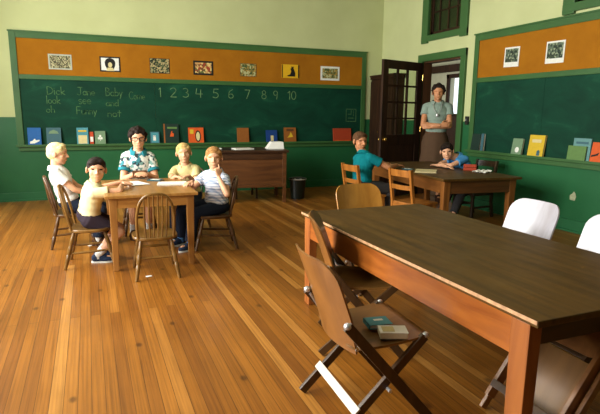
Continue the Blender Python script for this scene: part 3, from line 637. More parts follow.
# ------------------------------------------------------------------ chairs (local +y is the way the sitter faces)
def windsor(label, loc, rz, wood_='windsor', SZ=.335):
    t = thing('windsor_chair', label, 'chair', (loc[0], loc[1], 0), rz, 'hoop backed chairs around the small table')
    outline = []
    for k in range(40):
        a_ = 2*PI*k/40; c_, s_ = math.cos(a_), math.sin(a_)
        ex = .62
        outline.append((.178*math.copysign(abs(c_)**ex, c_)*(1+.05*s_), .17*math.copysign(abs(s_)**ex, s_)))
    b = MB(); rr = []
    for f, z in ((.9, SZ-.03), (.985, SZ-.022), (1, SZ-.008), (.97, SZ), (.8, SZ-.004), (.4, SZ-.008), (.02, SZ-.008)): rr.append([V((x*f, y*f, z)) for x, y in outline])
    b.rings(rr); b.build('seat', wood_, t, True)
    tops = {}
    for sx in (-1, 1):
        for sy in (-1, 1):
            p1, p0 = V((sx*.115, sy*.12, SZ-.025)), V((sx*.165, sy*.2, 0)); tops[sx, sy] = (p1, p0)
            pts, rad = [], []
            for f, r_ in ((0,.0125),(.12,.014),(.25,.017),(.36,.018),(.40,.0135),(.43,.018),(.6,.019),(.68,.014),(.72,.019),(.85,.015),(1,.0125)): pts.append(p0.lerp(p1, f)); rad.append(r_)
            MB().tube(pts, rad, 12).build('leg', wood_, t, True)
    def at(sx, sy, z): p1, p0 = tops[sx, sy]; return p0.lerp(p1, z/(SZ-.025))
    for sx in (-1, 1): MB().tube([at(sx,-1,.13), at(sx,-1,.13).lerp(at(sx,1,.15), .5), at(sx,1,.15)], [.008,.012,.008], 10).build('stretcher', wood_, t, True)
    for sy, z in ((1, .19), (-1, .17)): MB().tube([at(-1,sy,z), at(-1,sy,z).lerp(at(1,sy,z), .5), at(1,sy,z)], [.008,.011,.008], 10).build('stretcher', wood_, t, True)
    # hoop back
    lean = .2; Hh = .365; hw = .135
    def hoop(s_):        # s 0..1 around the bow
        a_ = PI*(1-s_); x = (hw+.022*math.sin(a_)**.5)*math.copysign(abs(math.cos(a_))**.72, math.cos(a_)); z = Hh*abs(math.sin(a_))**.72
        return V((x, -.135-lean*z-.03*(1-(x/hw)**2)*.6, SZ-.01+z))
    MB().tube([hoop(k/32) for k in range(33)], .0115, 10).build('hoop', wood_, t, True)
    for x in (-.085, -.05, -.017, .017, .05, .085):
        zt = Hh*(max(0, 1-abs(x/(hw+.018))**2.8))**(1/2.8)*.99
        yy = -.135-.02*(1-(x/hw)**2)
        MB().tube([(x*.92, yy, SZ-.01), (x, yy-lean*zt*.5-.008, SZ-.01+zt*.45), (x*1.03, yy-lean*zt-.005, SZ-.01+zt)], [.0065,.0085,.0055], 8).build('spindle', wood_, t, True)
    return t
def face(dx, dy): return math.atan2(-dx, dy)        # rz so that local +y points along (dx,dy)
wa = windsor('empty hoop backed wooden chair at near end of the small table, back to viewer', (.448, 4.19), R(-2))
def wchair(loc, rz, label, dark=False): return dup(wa, (loc[0], loc[1], 0), rz, label, None, {'golden brown chair wood': 'windsordk'} if dark else None)
wchair((-.035, 4.66), face(.99, -.1), 'hoop backed chair under the dark haired boy in pale yellow shirt')
wchair((-.20, 5.42), face(1, .03), 'hoop backed chair under the blond boy in white shirt', True)
wchair((.46, 5.76), face(.0, -1), 'wooden chair under the girl in the teal patterned blouse, mostly hidden behind the table', True)
wchair((1.0, 5.60), face(-.45, -.9), 'wooden chair under the boy in the cream shirt at the far table corner', True)
wchair((1.10, 4.87), face(-.98, .12), 'hoop backed chair under the boy in white plaid shirt, right of the small table', True)

def ladder(label, loc, rz, mat='ladder', SZ=.36, H=.73):
    t = thing('school_chair', label, 'chair', (loc[0], loc[1], 0), rz, 'slat backed school chairs')
    b = MB().box((0, .01, SZ-.012), (.36, .36, .024), bev=.006); b.build('seat', mat, t)
    for sx in (-1, 1):
        MB().bar((sx*.155, .155, SZ-.02), (sx*.16, .175, 0), .032, .032, (1,0,0)).build('leg', mat, t)
        b = MB(); pts = [(-.2, 0), (-.165, SZ*.6), (-.165, SZ), (-.225, H)]
        b.rings([[V((sx*.16+dx, y+dy, z)) for dx, dy in ((-.015,-.017),(.015,-.017),(.015,.017),(-.015,.017))] for y, z in pts]); b.build('back_post', mat, t)
    def yb(z): return -.165-.06*(z-SZ)/(H-SZ)
    for z, h in ((H-.045, .075), (SZ+.17, .05)):
        rr = []
        for k in range(9):
            x = -.15+.3*k/8; bow = -.022*(1-(x/.15)**2)
            rr.append([V((x, yb(z-h/2)+bow-.007, z-h/2)), V((x, yb(z-h/2)+bow+.007, z-h/2)), V((x, yb(z+h/2)+bow+.007, z+h/2)), V((x, yb(z+h/2)+bow-.007, z+h/2))])
        MB().rings(rr).build('back_slat', mat, t)
    b = MB().bar((-.155,.155,SZ-.045), (.155,.155,SZ-.045), .02, .045).bar((-.155,-.165,SZ-.045), (.155,-.165,SZ-.045), .02, .045).bar((-.158,-.165,SZ-.045), (-.158,.155,SZ-.045), .02, .045).bar((.158,-.165,SZ-.045), (.158,.155,SZ-.045), .02, .045); b.build('seat_rail', mat, t)
    for sx in (-1, 1): MB().bar((sx*.158,-.17,.14), (sx*.158,.165,.14), .016, .025).build('stretcher', mat, t)
    MB().bar((-.158,.16,.2), (.158,.16,.2), .016, .025).build('stretcher', mat, t)
    return t
la = ladder('wooden slat backed chair under the boy in the teal shirt', (3.05, 5.33), face(1, .08))
dup(la, (3.31, 4.69, 0), face(.985, .17), 'empty wooden slat backed chair tucked in at left side of reading table')
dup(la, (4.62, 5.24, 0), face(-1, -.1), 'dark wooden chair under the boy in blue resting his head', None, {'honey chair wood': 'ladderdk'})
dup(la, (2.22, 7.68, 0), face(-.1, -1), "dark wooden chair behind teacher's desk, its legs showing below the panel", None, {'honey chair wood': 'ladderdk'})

def sheet(b, fn, nu, nv, th):
    """fn(s,t) s,t in 0..1 -> (point, normal)"""
    f, k = [], []
    for j in range(nv+1):
        for i in range(nu+1):
            p, n = fn(i/nu, j/nv); f.append(p+n*th/2); k.append(p-n*th/2)
    m = nu+1; o = len(f); fl = []
    for j in range(nv):
        for i in range(nu):
            a_ = j*m+i; fl += [(a_, a_+1, a_+1+m, a_+m), (o+a_+m, o+a_+1+m, o+a_+1, o+a_)]
    bd = [i for i in range(nu)] + [j*m+nu for j in range(nv)] + [nv*m+i for i in range(nu, 0, -1)] + [j*m for j in range(nv, 0, -1)]
    for x, y in zip(bd, bd[1:]+bd[:1]): fl.append((x, y, o+y, o+x))
    return b.add(f+k, fl)
def sround(t, hw, L, r, top=True, bottom=True):
    """half width at distance t along a rounded rectangle"""
    d = 1e9
    if top: d = min(d, L-t)
    if bottom: d = min(d, t)
    if d >= r: return hw
    return hw-r+math.sqrt(max(0, r*r-(r-d)**2))
def folding(label, loc, rz, back='ply', seat='plyseat', bar='foldbar', low='foldglare'):
    t = thing('folding_chair', label, 'chair', (loc[0], loc[1], 0), rz, 'folding chairs around the long table')
    def backfn(s, tt):
        L = .40; d = tt; d = .5-.5*math.cos(PI*tt); d = d*L
        hw = sround(d, .205, L, .085, True, False); hw -= .02*(1-d/L) if d < .1 else 0
        x = (s*2-1)*hw; y = -.105-.13*(d/L)**1.15-.045*(1-(x/.205)**2); z = .365+d*.965
        n = V((0, 1, .34)).normalized(); n = (n+V((-x*1.6, 0, 0))*1).normalized()
        return V((x, y, z)), n
    b = MB(); sheet(b, backfn, 16, 18, .009); b.build('backrest', back, t, True)
    def seatfn(s, tt):
        L = .37; d = (.5-.5*math.cos(PI*tt))*L; hw = sround(d, .2, L, .05)
        x = (s*2-1)*hw; y = -.14+d; z = .392+.02*(d/L)-.022*math.sin(PI*d/L)*(1-.4*(x/.2)**2) - (.02*((d/L-.85)/.15)**2 if d/L > .85 else 0)
        return V((x, y, z)), V((0, 0, 1))
    b = MB(); sheet(b, seatfn, 14, 16, .010); b.build('seat', seat, t, True)
    for sx in (-1, 1):
        p1, p0 = V((sx*.222, -.175, .505)), V((sx*.222, .245, .012))
        g = MB().bar(p1, p0, .02, .042, (0, .8, .6)).build('front_leg', bar, t)
        MB().ell(p1, (.016,.016,.016), sub=2).build('tip', 'metal', g, True)
        q1, q0 = V((sx*.196, .19, .405)), V((sx*.196, -.205, .014))
        g = MB().bar(q1, q0, .02, .038, (0, -.8, .6)).build('rear_leg', bar, t)
        MB().ell(q1+V((0,.004,.004)), (.014,.015,.014), sub=2).build('tip', 'metal', g, True)
        MB().tube([V((sx*.21, -.165, .49)), V((sx*.207, -.11, .40)), V((sx*.204, -.06, .385))], .006, 8).build('link_rod', 'metal', t, True)
        MB().tube([V((sx*.232, .02, .205)), V((sx*.185, .02, .205))], .008, 8).build('pivot', 'metal', t, True)
    MB().bar((-.215, -.118, .128), (.215, -.118, .128), .010, .038, (0, .71, .7)).build('stretcher', low, t)
    MB().bar((-.22, .18, .09), (.22, .18, .09), .03, .012, (0, .7, .7)).build('stretcher', bar, t)
    MB().bar((-.2, .165, .378), (.2, .165, .378), .022, .018).build('seat_support', bar, t)
    MB().tube([(-.19,-.115,.384),(.19,-.115,.384)], .007, 8).build('seat_rod', 'metal', t, True)
    return t
f1 = folding('brown plywood folding chair in the foreground with two small books on its seat', (1.055, 1.83), face(1, -.05))
dup(f1, (1.37, 2.45, 0), face(math.cos(R(-24)), math.sin(R(-24))), 'plywood folding chair behind the foreground one, seen edge on at the long table')
dup(f1, (1.975, 3.33, 0), face(.03, -1), 'honey brown folding chair at the far end of the long table', None, {'varnished plywood': 'plylight'})
dup(f1, (2.47, 2.465, 0), face(-1, .03), 'folding chair with white window glare painted on its backrest across the long table', None, {'varnished plywood': 'plyglare'})
dup(f1, (2.47, 1.88, 0), face(-1, .05), 'folding chair with white glare painted on its backrest, at the right edge of the picture', None, {'varnished plywood': 'plyglare'})
fc = thing('folding_chair', 'folded wooden chair leaning in shadow under the near end of the long table', 'chair', (1.56, 1.43, .015), 0, 'folding chairs around the long table')
fc.rotation_euler = Matrix(((0, .60, -.80), (-1, 0, 0), (0, .80, .60))).to_euler()
def flat_sheet(L0, L1, hw, zoff, r):
    def fn(s_, tt):
        d = (.5-.5*math.cos(PI*tt))*(L1-L0); w_ = sround(d, hw, L1-L0, r); x = (s_*2-1)*w_
        return V((x, L0+d, zoff-.02*(1-(x/hw)**2))), V((0, 0, 1))
    b = MB(); sheet(b, fn, 12, 14, .009); return b
flat_sheet(.42, .70, .17, .0, .07).build('backrest', 'ply', fc, True); flat_sheet(.08, .40, .155, -.035, .05).build('seat', 'plyseat', fc, True)
for sx in (-1, 1):
    MB().bar((sx*.19, .0, -.012), (sx*.19, .71, -.012), .018, .034, (0,0,1)).build('front_leg', 'ply', fc)
    g = MB().bar((sx*.166, .06, .02), (sx*.166, .55, .02), .02, .05, (0,0,1)).build('rear_leg', 'ply', fc); MB().ell((sx*.166, .555, .02), (.014,.014,.024), sub=2).build('tip', 'metal', g, True)
    MB().tube([(sx*.18, .56, .02), (sx*.18, .70, .03)], .006, 8).build('link_rod', 'metal', fc, True)
MB().bar((-.17, .12, .045), (.17, .12, .045), .035, .01, (0,0,1)).build('stretcher', 'foldbar', fc)

# ------------------------------------------------------------------ small things on tables and chairs
def small_book(label, loc, rz, w, l, th, mat, art=None):
    t = thing('book', label, 'book', loc, rz)
    MB().box((0,0,.0015), (w,l,.003)).box((0,0,th-.0015), (w,l,.003)).box((-w/2+.0015,0,th/2), (.003,l,th)).build('cover', mat, t)
    MB().box((.002,0,th/2), (w-.008,l-.008,th-.006)).build('pages', 'paper', t)
    if art: MB().box((art[1][0]*w, art[1][1]*l, th+.0004), (art[2][0]*w, art[2][1]*l, .001)).build('cover_art', art[0], t)
    return t
SEATZ = .4005
small_book('small teal book on the seat of the foreground folding chair', (1.115, 1.80, SEATZ), R(-10), .105, .085, .02, 'p_teal', ('p_white', (.05,.1), (.4,.2)))
pk = thing('book', 'small cream covered book beside the teal book on the foreground chair seat', 'book', (1.115, 1.68, SEATZ), R(-22))
MB().box((0,0,.0145), (.115,.075,.027), bev=.006).build('pages', 'pages', pk); MB().box((0,0,.0285), (.116,.076,.003)).build('cover', 'paper', pk); MB().box((-.02,.0,.0305), (.05,.05,.001)).build('cover_art', 'p_cream', pk)
T1 = .6405; T2 = .6455
paper_stack('open white paper in front of the boy in pale yellow shirt', (.36, 4.98, T1), R(20), .2, .28, 2)
paper_stack('white paper in front of the boy in the cream shirt', (.70, 4.86, T1), R(80), .2, .26, 3)
small_book('small blue and white book lying near the far edge of the small table', (.58, 5.16, T1), R(60), .1, .14, .012, 'p_slate', ('p_white', (0,0), (.6,.6)))
paper_stack('cream writing pad on the reading table beside the empty slat backed chair', (3.68, 5.0, T2), R(-38), .24, .33, 3, 'papercream', 'writing_pad', 'pad')
rb = box_thing('red_box', 'small open red box on the reading table near its right edge', 'box', (4.30, 4.96, T2), R(-40), (.15,.1,.034), 'p_brick', .003, [('lid', (0,.055,.042), (.15,.008,.05), 'p_brick')])
def crumple(label, loc, w, l, seed, name='crumpled_paper'):
    rnd = random.Random(seed); b = MB(); n = 8; vl = [V(((i/n-.5)*w, (j/n-.5)*l, .003+rnd.uniform(0,.022))) for j in range(n+1) for i in range(n+1)]; m = n+1
    lo = [v-V((0,0,.002)) for v in vl]; o_ = len(vl)
    fl = [(j*m+i, j*m+i+1, (j+1)*m+i+1, (j+1)*m+i) for j in range(n) for i in range(n)]
    b.add(vl+lo, fl+[tuple(o_+k for k in f[::-1]) for f in fl]); o = b.build(name, 'paper'); o.location = loc; o.rotation_euler = (0,0,R(rnd.uniform(-30,30))); return tag(o, label, 'paper')
crumple('crumpled white papers beside the red box on reading table', (4.28, 4.72, T2), .24, .16, 3)
small_book('small pale book by the hands of the boy in teal', (3.60, 5.25, T2), R(30), .09, .13, .012, 'p_slate', ('p_white', (0,0), (.7,.6)))
for (x, y, w, r_, lb) in ((.38, 4.10, .028, 10, 'white paper scrap on the floor under the empty hoop backed chair'), (-.05, 5.3, .03, 40, 'white paper scrap on the floor between the chairs at left')):
    o = MB().box((0,0,.002), (w*1.6, w, .003)).build('paper_scrap', 'paper'); o.location = (x, y, 0); o.rotation_euler = (0,0,R(r_)); tag(o, lb, 'paper')

# ------------------------------------------------------------------ people
def remesh(mb, name, voxel, smooth_it=5, fac=.5):
    bmesh.ops.recalc_face_normals(mb.bm, faces=mb.bm.faces[:])
    me = bpy.data.meshes.new('tmp'); mb.bm.to_mesh(me); mb.bm.free()
    o = bpy.data.objects.new('tmp', me); C.objects.link(o)
    m = o.modifiers.new('r', 'REMESH'); m.mode = 'VOXEL'; m.voxel_size = voxel; m.use_smooth_shade = True
    s = o.modifiers.new('s', 'SMOOTH'); s.factor = fac; s.iterations = smooth_it
    dg = bpy.context.evaluated_depsgraph_get(); out = bpy.data.meshes.new_from_object(o.evaluated_get(dg)); out.name = name
    bpy.data.objects.remove(o); bpy.data.meshes.remove(me)
    return out
def link_mesh(me, name, parent, mats, base):
    me.transform(Matrix.Translation(-V(base)))
    me.materials.clear()
    for m in mats: me.materials.append(M[m])
    o = bpy.data.objects.new(name, me); C.objects.link(o); o.parent = parent
    return o
def ik(a, t, l1, l2, hint):
    d = t-a; L = d.length
    if L > (l1+l2)*.999: k = L/((l1+l2)*.999); l1 *= k; l2 *= k
    x = (l1*l1-l2*l2+L*L)/(2*L); h = math.sqrt(max(0, l1*l1-x*x)); dn = d.normalized()
    hv = V(hint); hv = hv-dn*hv.dot(dn); hv.normalize()
    return a+dn*x+hv*h
def basis(f, up=V((0,0,1))):
    f = V(f).normalized(); r = f.cross(up).normalized(); u = r.cross(f); return r, f, u
def hand(mb, w, d, n, s, k, curl=20, point=False):
    """w wrist, d finger direction, n back-of-hand normal, s +1 right / -1 left, k size (1 = 0.135 m)"""
    d = V(d).normalized(); n = V(n); n = (n-d*n.dot(d)).normalized(); th = n.cross(d)*s   # th: thumb side
    kn = []
    for i, (o, L) in enumerate(((.022,.050),(.0075,.056),(-.0075,.052),(-.021,.041))):   # index .. little
        p = w+d*(.068-.004*abs(i-1.3))*k+th*o*k; kn.append((p, L*k))
        mb.capsule(w+d*.012*k+th*o*.55*k, p, .0125*k, .0095*k, 8)
    mb.ell(w+d*.038*k, (.026*k, .036*k, .012*k), Matrix((th, d, n)).transposed(), 2)
    for i, (p, L) in enumerate(kn):
        c = curl if not (point and i == 0) else 8; dirn = d.copy(); q = p
        if point and i > 0: c = 75
        sp = (.12-.08*i)
        for j, f in enumerate((.46, .3, .24)):
            ang = R(c*(j+1)*.75); dirn = (d*math.cos(ang)-n*math.sin(ang)+th*sp*.6).normalized(); e = q+dirn*L*f
            mb.capsule(q, e, (.0085-.0012*j)*k, (.0075-.0012*j)*k, 8); q = e
    a_ = w+d*.018*k+th*.018*k; b_ = a_+(d*.6+th*.75-n*.25).normalized()*.034*k; c_ = b_+(d*.92+th*.25-n*.3).normalized()*.026*k
    mb.capsule(a_, b_, .012*k, .0095*k, 8); mb.capsule(b_, c_, .0095*k, .007*k, 8)

def person(label, cat, base, k, pelvis, head, look, yaw, arms, legs, S):
    """k: 1 = child of 1.25 m; look: face direction; yaw: body facing (dx,dy); arms {R/L:(wrist,hint,dir,normal[,opts])}; legs {R/L:(ankle, hint, toe)}"""
    root = thing('person', label, cat, (base[0], base[1], 0))
    B = (base[0], base[1], 0)
    hs = S.get('head', .21*(.6+.4*k)); adult = S.get('adult', False)
    P, Hc = V(pelvis), V(head); f0 = V((yaw[0], yaw[1], 0)).normalized()
    r_, F, U = basis(look)                       # head axes
    if S.get('tilt'):
        q = Quaternion(F, R(S['tilt'])); r_ = q @ r_; U = q @ U
    HM = Matrix((r_, F, U)).transposed()
    def hp(x, y, z): return Hc + (r_*x+F*y+U*z)*hs
    torso_up0 = (Hc-P).normalized()
    NB = S.get('neck', None)
    NB = V(NB) if NB else Hc-(torso_up0*.45+V((0,0,1))*.55).normalized()*hs*.5-V((0,0,1))*.15*hs-f0*.02*k
    Up = (NB-P).normalized(); Rt = f0.cross(Up).normalized(); Ff = Up.cross(Rt)
    BM = Matrix((Rt, Ff, Up)).transposed(); TL = (NB-P).length
    def bp_(x, y, z): return P+Rt*x*k+Ff*y*k+Up*z*TL
    sw = S.get('sw', .112)*k
    sh = {'R': NB+Rt*sw-Up*.045*k, 'L': NB-Rt*sw-Up*.045*k}
    hip = {'R': P+Rt*.07*k-V((0,0,.015*k)), 'L': P-Rt*.07*k-V((0,0,.015*k))}
    lu, lf, lt, lc = .215*k, .185*k, .295*k, .285*k
    if adult: lt, lc = .30*k, .30*k
    el, wr, kn, an = {}, {}, {}, {}
    for s_ in 'RL':
        w, hint = arms[s_][:2]; wr[s_] = V(w); el[s_] = ik(sh[s_], wr[s_], lu, lf, hint)
        aa, hint, toe = legs[s_]; an[s_] = V(aa); kn[s_] = ik(hip[s_], an[s_], lt, lc, hint)
    # --- body
    mb = MB()
    mb.ell(hp(0,-.06,.13), (.355*hs,.43*hs,.37*hs), HM); mb.ell(hp(0,.09,-.15), (.275*hs,.27*hs,.33*hs), HM); mb.ell(hp(0,.2,-.38), (.13*hs,.12*hs,.11*hs), HM)
    for sx in (-1, 1):
        mb.ell(hp(sx*.15,.2,-.13), (.13*hs,.12*hs,.13*hs), HM, 2)
        mb.ell(hp(sx*.365,-.06,-.03), (.045*hs,.10*hs,.15*hs), HM @ Matrix.Rotation(R(sx*-18), 3, 'Z'), 2)
    mb.ell(hp(0,.30,.11), (.22*hs,.07*hs,.05*hs), HM, 2)
    mb.capsule(hp(0,.345,.03), hp(0,.43,-.12), .03*hs, .052*hs, 8)
    for sx in (-1, 1): mb.ell(hp(sx*.045,.39,-.13), (.04*hs,.045*hs,.035*hs), HM, 2)
    mb.ell(hp(0,.335,-.245), (.105*hs,.04*hs,.028*hs), HM, 2); mb.ell(hp(0,.33,-.29), (.085*hs,.035*hs,.026*hs), HM, 2)
    mb.capsule(hp(0,-.12,-.25), NB-Up*.02*k, .21*hs if not adult else .235*hs, .24*hs, 14)
    mb.ell(bp_(0,0,.04), (.112*k,.085*k,.09*k), BM); mb.ell(bp_(0,.0,.35), (.1*k,.075*k,.13*k), BM); mb.ell(bp_(0,.005,.7), (.115*k,.082*k,.13*k), BM)
    mb.capsule(sh['R']-Rt*.02*k, sh['L']+Rt*.02*k, .038*k, .038*k)
    mb.capsule(NB-Up*.02*k, sh['R']-Up*.006*k, .036*k, .034*k); mb.capsule(NB-Up*.02*k, sh['L']-Up*.006*k, .036*k, .034*k)
    for s_, sg in (('R', 1), ('L', -1)):
        mid = el[s_].lerp(wr[s_], .3)
        mb.capsule(sh[s_], el[s_], .038*k, .029*k); mb.capsule(el[s_], mid, .029*k, .029*k); mb.capsule(mid, wr[s_], .029*k, .0195*k)
        d, n = arms[s_][2:4]; o = arms[s_][4] if len(arms[s_]) > 4 else {}
        hand(mb, wr[s_]+V(d).normalized()*.008*k, d, n, sg, k*.97, **o)
        calf = kn[s_].lerp(an[s_], .3)-V((yaw[0],yaw[1],0)).normalized()*.008*k
        mb.capsule(hip[s_], kn[s_], .062*k, .045*k); mb.capsule(kn[s_], calf, .043*k, .043*k); mb.capsule(calf, an[s_], .043*k, .026*k)
        toe = V(legs[s_][2]).normalized(); ft = an[s_]-V((0,0,.028*k)); mb.capsule(ft-toe*.02*k, ft+toe*.10*k, .026*k, .022*k)
    me = remesh(mb, 'body', .0048, 4)
    n = len(me.vertices); co = np.empty(n*3, np.float32); me.vertices.foreach_get('co', co); co = co.reshape(-1, 3)
    A = np.array([list(r_), list(F), list(U)], np.float32); lc_ = (co-np.array(Hc, np.float32)) @ A.T / hs
    for sx in (-1, 1):       # eye sockets
        dx = lc_[:,0]-sx*.15; dz = lc_[:,2]-.03
        wgt = np.exp(-(dx**2/.008+dz**2/.003))*(lc_[:,1] > .15)*.035*hs
        co -= wgt[:,None]*np.array(F, np.float32)
    me.vertices.foreach_set('co', co.ravel())
    npf = len(me.polygons); ce = np.empty(npf*3, np.float32); me.polygons.foreach_get('center', ce); ce = ce.reshape(-1, 3)
    q = (ce-np.array(Hc, np.float32)) @ A.T / hs; mi = np.zeros(npf, np.int32); fr = q[:,1] > .2
    for sx in (-1, 1):
        dx = (q[:,0]-sx*.15); dz = q[:,2]-.03
        mi[fr & ((dx/.095)**2+(dz/.05)**2 < 1)] = 2; mi[fr & ((dx/.058)**2+(dz/.052)**2 < 1)] = 3
        mi[fr & (abs(dx) < .1) & (abs(q[:,2]-.135+.25*(dx*dx)*8) < .022)] = 4
    mi[fr & (abs(q[:,0]) < .115) & (abs(q[:,2]+.265) < .042) & (q[:,1] > .3)] = 1
    me.polygons.foreach_set('material_index', mi)
    link_mesh(me, 'body', root, [S.get('skin', 'skin'), 'lips', 'eyewhite', 'iris', S.get('brow', 'brow')], B)
    # --- hair
    mb = MB(); hst = S.get('hairstyle', 'crew')
    if hst == 'crew':
        mb.ell(hp(0,-.075,.165), (.374*hs,.435*hs,.365*hs), HM); mb.ell(hp(0,-.2,.0), (.325*hs,.31*hs,.31*hs), HM); mb.ell(hp(0,.17,.36), (.25*hs,.17*hs,.12*hs), HM, 2)
        for sx in (-1, 1): mb.ell(hp(sx*.29,-.09,.10), (.085*hs,.2*hs,.2*hs), HM, 2); mb.ell(hp(sx*.215,.13,.27), (.14*hs,.15*hs,.13*hs), HM, 2)
    else:
        rnd = random.Random(5 if hst == 'curly' else 9)
        mb.ell(hp(0,-.10,.19), (.385*hs,.44*hs,.37*hs), HM); mb.ell(hp(0,-.22,-.02), (.35*hs,.30*hs,.34*hs), HM)
        for i in range(46):
            a_ = rnd.uniform(0, 2*PI); e_ = rnd.uniform(-.1, 1); ce_ = math.sqrt(max(0, 1-e_*e_)); x, y, z = ce_*math.cos(a_)*.38, ce_*math.sin(a_)*.42-.08, .14+e_*.37
            if y > .15 and z < .34: continue
            if abs(x) > .3 and y > 0 and z < .12: continue
            mb.ell(hp(x, y, z), (rnd.uniform(.08,.12)*hs,)*3, HM, 2)
        for sx in (-1, 1): mb.ell(hp(sx*.31,-.06,.12), (.105*hs,.2*hs,.25*hs), HM, 2); mb.ell(hp(sx*.22,.14,.28), (.15*hs,.16*hs,.14*hs), HM, 2)
    if S.get('fringe'): mb.ell(hp(.09,.25,.31), (.2*hs,.13*hs,.13*hs), HM, 2); mb.ell(hp(-.12,.25,.35), (.16*hs,.12*hs,.1*hs), HM, 2)
    link_mesh(remesh(mb, 'hair', .005, 3), 'hair', root, [S['hair']], B)
    # --- glasses
    if S.get('glasses'):
        mb = MB()
        for sx in (-1, 1):
            mb.tube([hp(sx*.16+.125*math.cos(2*PI*i/16), .37-.02*abs(math.cos(2*PI*i/16)), .02+.095*math.sin(2*PI*i/16)) for i in range(17)], .016*hs, 6)
            mb.tube([hp(sx*.285,.35,.05), hp(sx*.36,.15,.05), hp(sx*.375,-.05,.04)], .013*hs, 6)
        mb.tube([hp(-.04,.39,.04), hp(.04,.39,.04)], .014*hs, 6); g = mb.build('glasses', 'p_black', root, True, B)
    # --- shirt
    e = .014*k; mb = MB()
    mb.ell(bp_(0,0,.10), (.115*k+e,.085*k+e,.085*k), BM); mb.ell(bp_(0,.0,.36), (.105*k+e,.08*k+e,.15*k), BM); mb.ell(bp_(0,.005,.70), (.118*k+e,.084*k+e,.13*k), BM)
    mb.capsule(sh['R']-Rt*.015*k-Up*.006*k, sh['L']+Rt*.015*k-Up*.006*k, .052*k, .052*k); mb.capsule(NB-Up*.022*k, sh['R']-Up*.002*k, .05*k, .047*k); mb.capsule(NB-Up*.022*k, sh['L']-Up*.002*k, .05*k, .047*k)
    sl = S.get('sleeve', .55)
    for s_ in 'RL':
        p_, q_ = sh[s_], sh[s_].lerp(el[s_], sl); dr = (q_-p_).normalized()
        mb.tube([p_-dr*.01*k, p_+dr*.02*k, p_.lerp(q_,.6), q_], [.040*k,.048*k,.049*k,.052*k], 14)
    link_mesh(remesh(mb, 'shirt', .0055, 3), S.get('shirtname', 'shirt'), root, [S['shirt']], B)
    cm = S.get('collar', S['shirt'])
    cb_ = NB+Up*.012*k; mb = MB(); ring = []
    for i in range(29):
        a_ = R(-62+i*(304/28))+PI/2+R(0); a_ = PI/2+R(28+i*(304/28)); x, y = math.cos(a_), math.sin(a_)
        ring.append((x, y))
    rr = []
    for x, y in ring:
        o_ = cb_+Rt*x*.056*k+Ff*y*.05*k+Up*(-.012*y*k); w_ = Rt*x+Ff*y
        rr.append([o_+Up*.014*k, o_+w_*.008*k+Up*.013*k, o_+w_*.03*k-Up*.022*k, o_+w_*.024*k-Up*.024*k, o_+w_*.0*k])
    mb.rings(rr); mb.build('collar', cm, root, True, B)
    if S.get('cuff'):
        for s_ in 'RL':
            q_ = sh[s_].lerp(el[s_], sl); dr = (el[s_]-sh[s_]).normalized(); MB().tube([q_-dr*.02*k, q_+dr*.006*k], [.0535*k,.0545*k], 16).build('cuff', S['cuff'], root, True, B)
    if S.get('pendant'):
        mb = MB(); mb.tube([NB+Rt*.05*k+Ff*.05*k, bp_(.035,.112,.82), bp_(0,.122,.70), bp_(-.035,.112,.82), NB-Rt*.05*k+Ff*.05*k], .003*k, 6); mb.ell(bp_(0,.126,.68), (.016*k,.006*k,.02*k), BM, 2)
        mb.build('pendant', 'metal', root, True, B)
    # --- legwear
    mb = MB(); lw = S['legwear']; e = .011*k
    if lw[0] == 'skirt_long':
        wz, hz = P.z+.10*k, lw[2]; rr = []
        for i in range(9):
            f = i/8; z = wz+(hz-wz)*f; rx = (.106+.075*f**.8+.02*math.sin(min(1,f*2.2)*PI))*k; ry = (.082+.08*f**.8+.02*math.sin(min(1,f*2.2)*PI))*k
            rr.append([V((P.x,P.y,z))+Rt*rx*(1+.04*math.sin(9*a_)*f)*math.cos(a_)+Ff*ry*(1+.04*math.sin(9*a_)*f)*math.sin(a_) for a_ in [2*PI*j/48 for j in range(48)]])
        mb.rings(rr); mb.build('skirt', lw[1], root, True, B)
        MB().rings([[V((P.x,P.y,z))+Rt*.112*k*math.cos(a_)+Ff*.09*k*math.sin(a_) for a_ in [2*PI*j/32 for j in range(32)]] for z in (wz-.02*k, wz+.02*k)]).build('belt', 'p_brown', root, True, B)
    else:
        mb.ell(bp_(0,-.002,.045), (.118*k+e,.09*k+e,.093*k), BM)
        for s_ in 'RL':
            if lw[0] == 'trousers':
                mb.capsule(hip[s_], kn[s_], .062*k+e, .048*k+e); c2 = kn[s_].lerp(an[s_], .93); mb.tube([kn[s_], kn[s_].lerp(c2,.4), c2], [.048*k+e,.046*k+e,.043*k+e], 14); mb.ell(kn[s_], (.048*k+e,)*3, None, 2)
            else:
                f = lw[2]; c2 = hip[s_].lerp(kn[s_], f); mb.ell(hip[s_], (.066*k+e,)*3, None, 2); mb.tube([hip[s_]-(c2-hip[s_])*.1, hip[s_].lerp(c2,.6), c2], [.066*k+e,.064*k+e,.060*k+e], 14)
        if lw[0] == 'skirt':
            mb.capsule(hip['R'].lerp(kn['R'],.7), hip['L'].lerp(kn['L'],.7), .055*k+e, .055*k+e)
        link_mesh(remesh(mb, lw[0], .006, 3), {'trousers': 'trousers', 'shorts': 'shorts', 'skirt': 'skirt'}[lw[0]], root, [lw[1]], B)
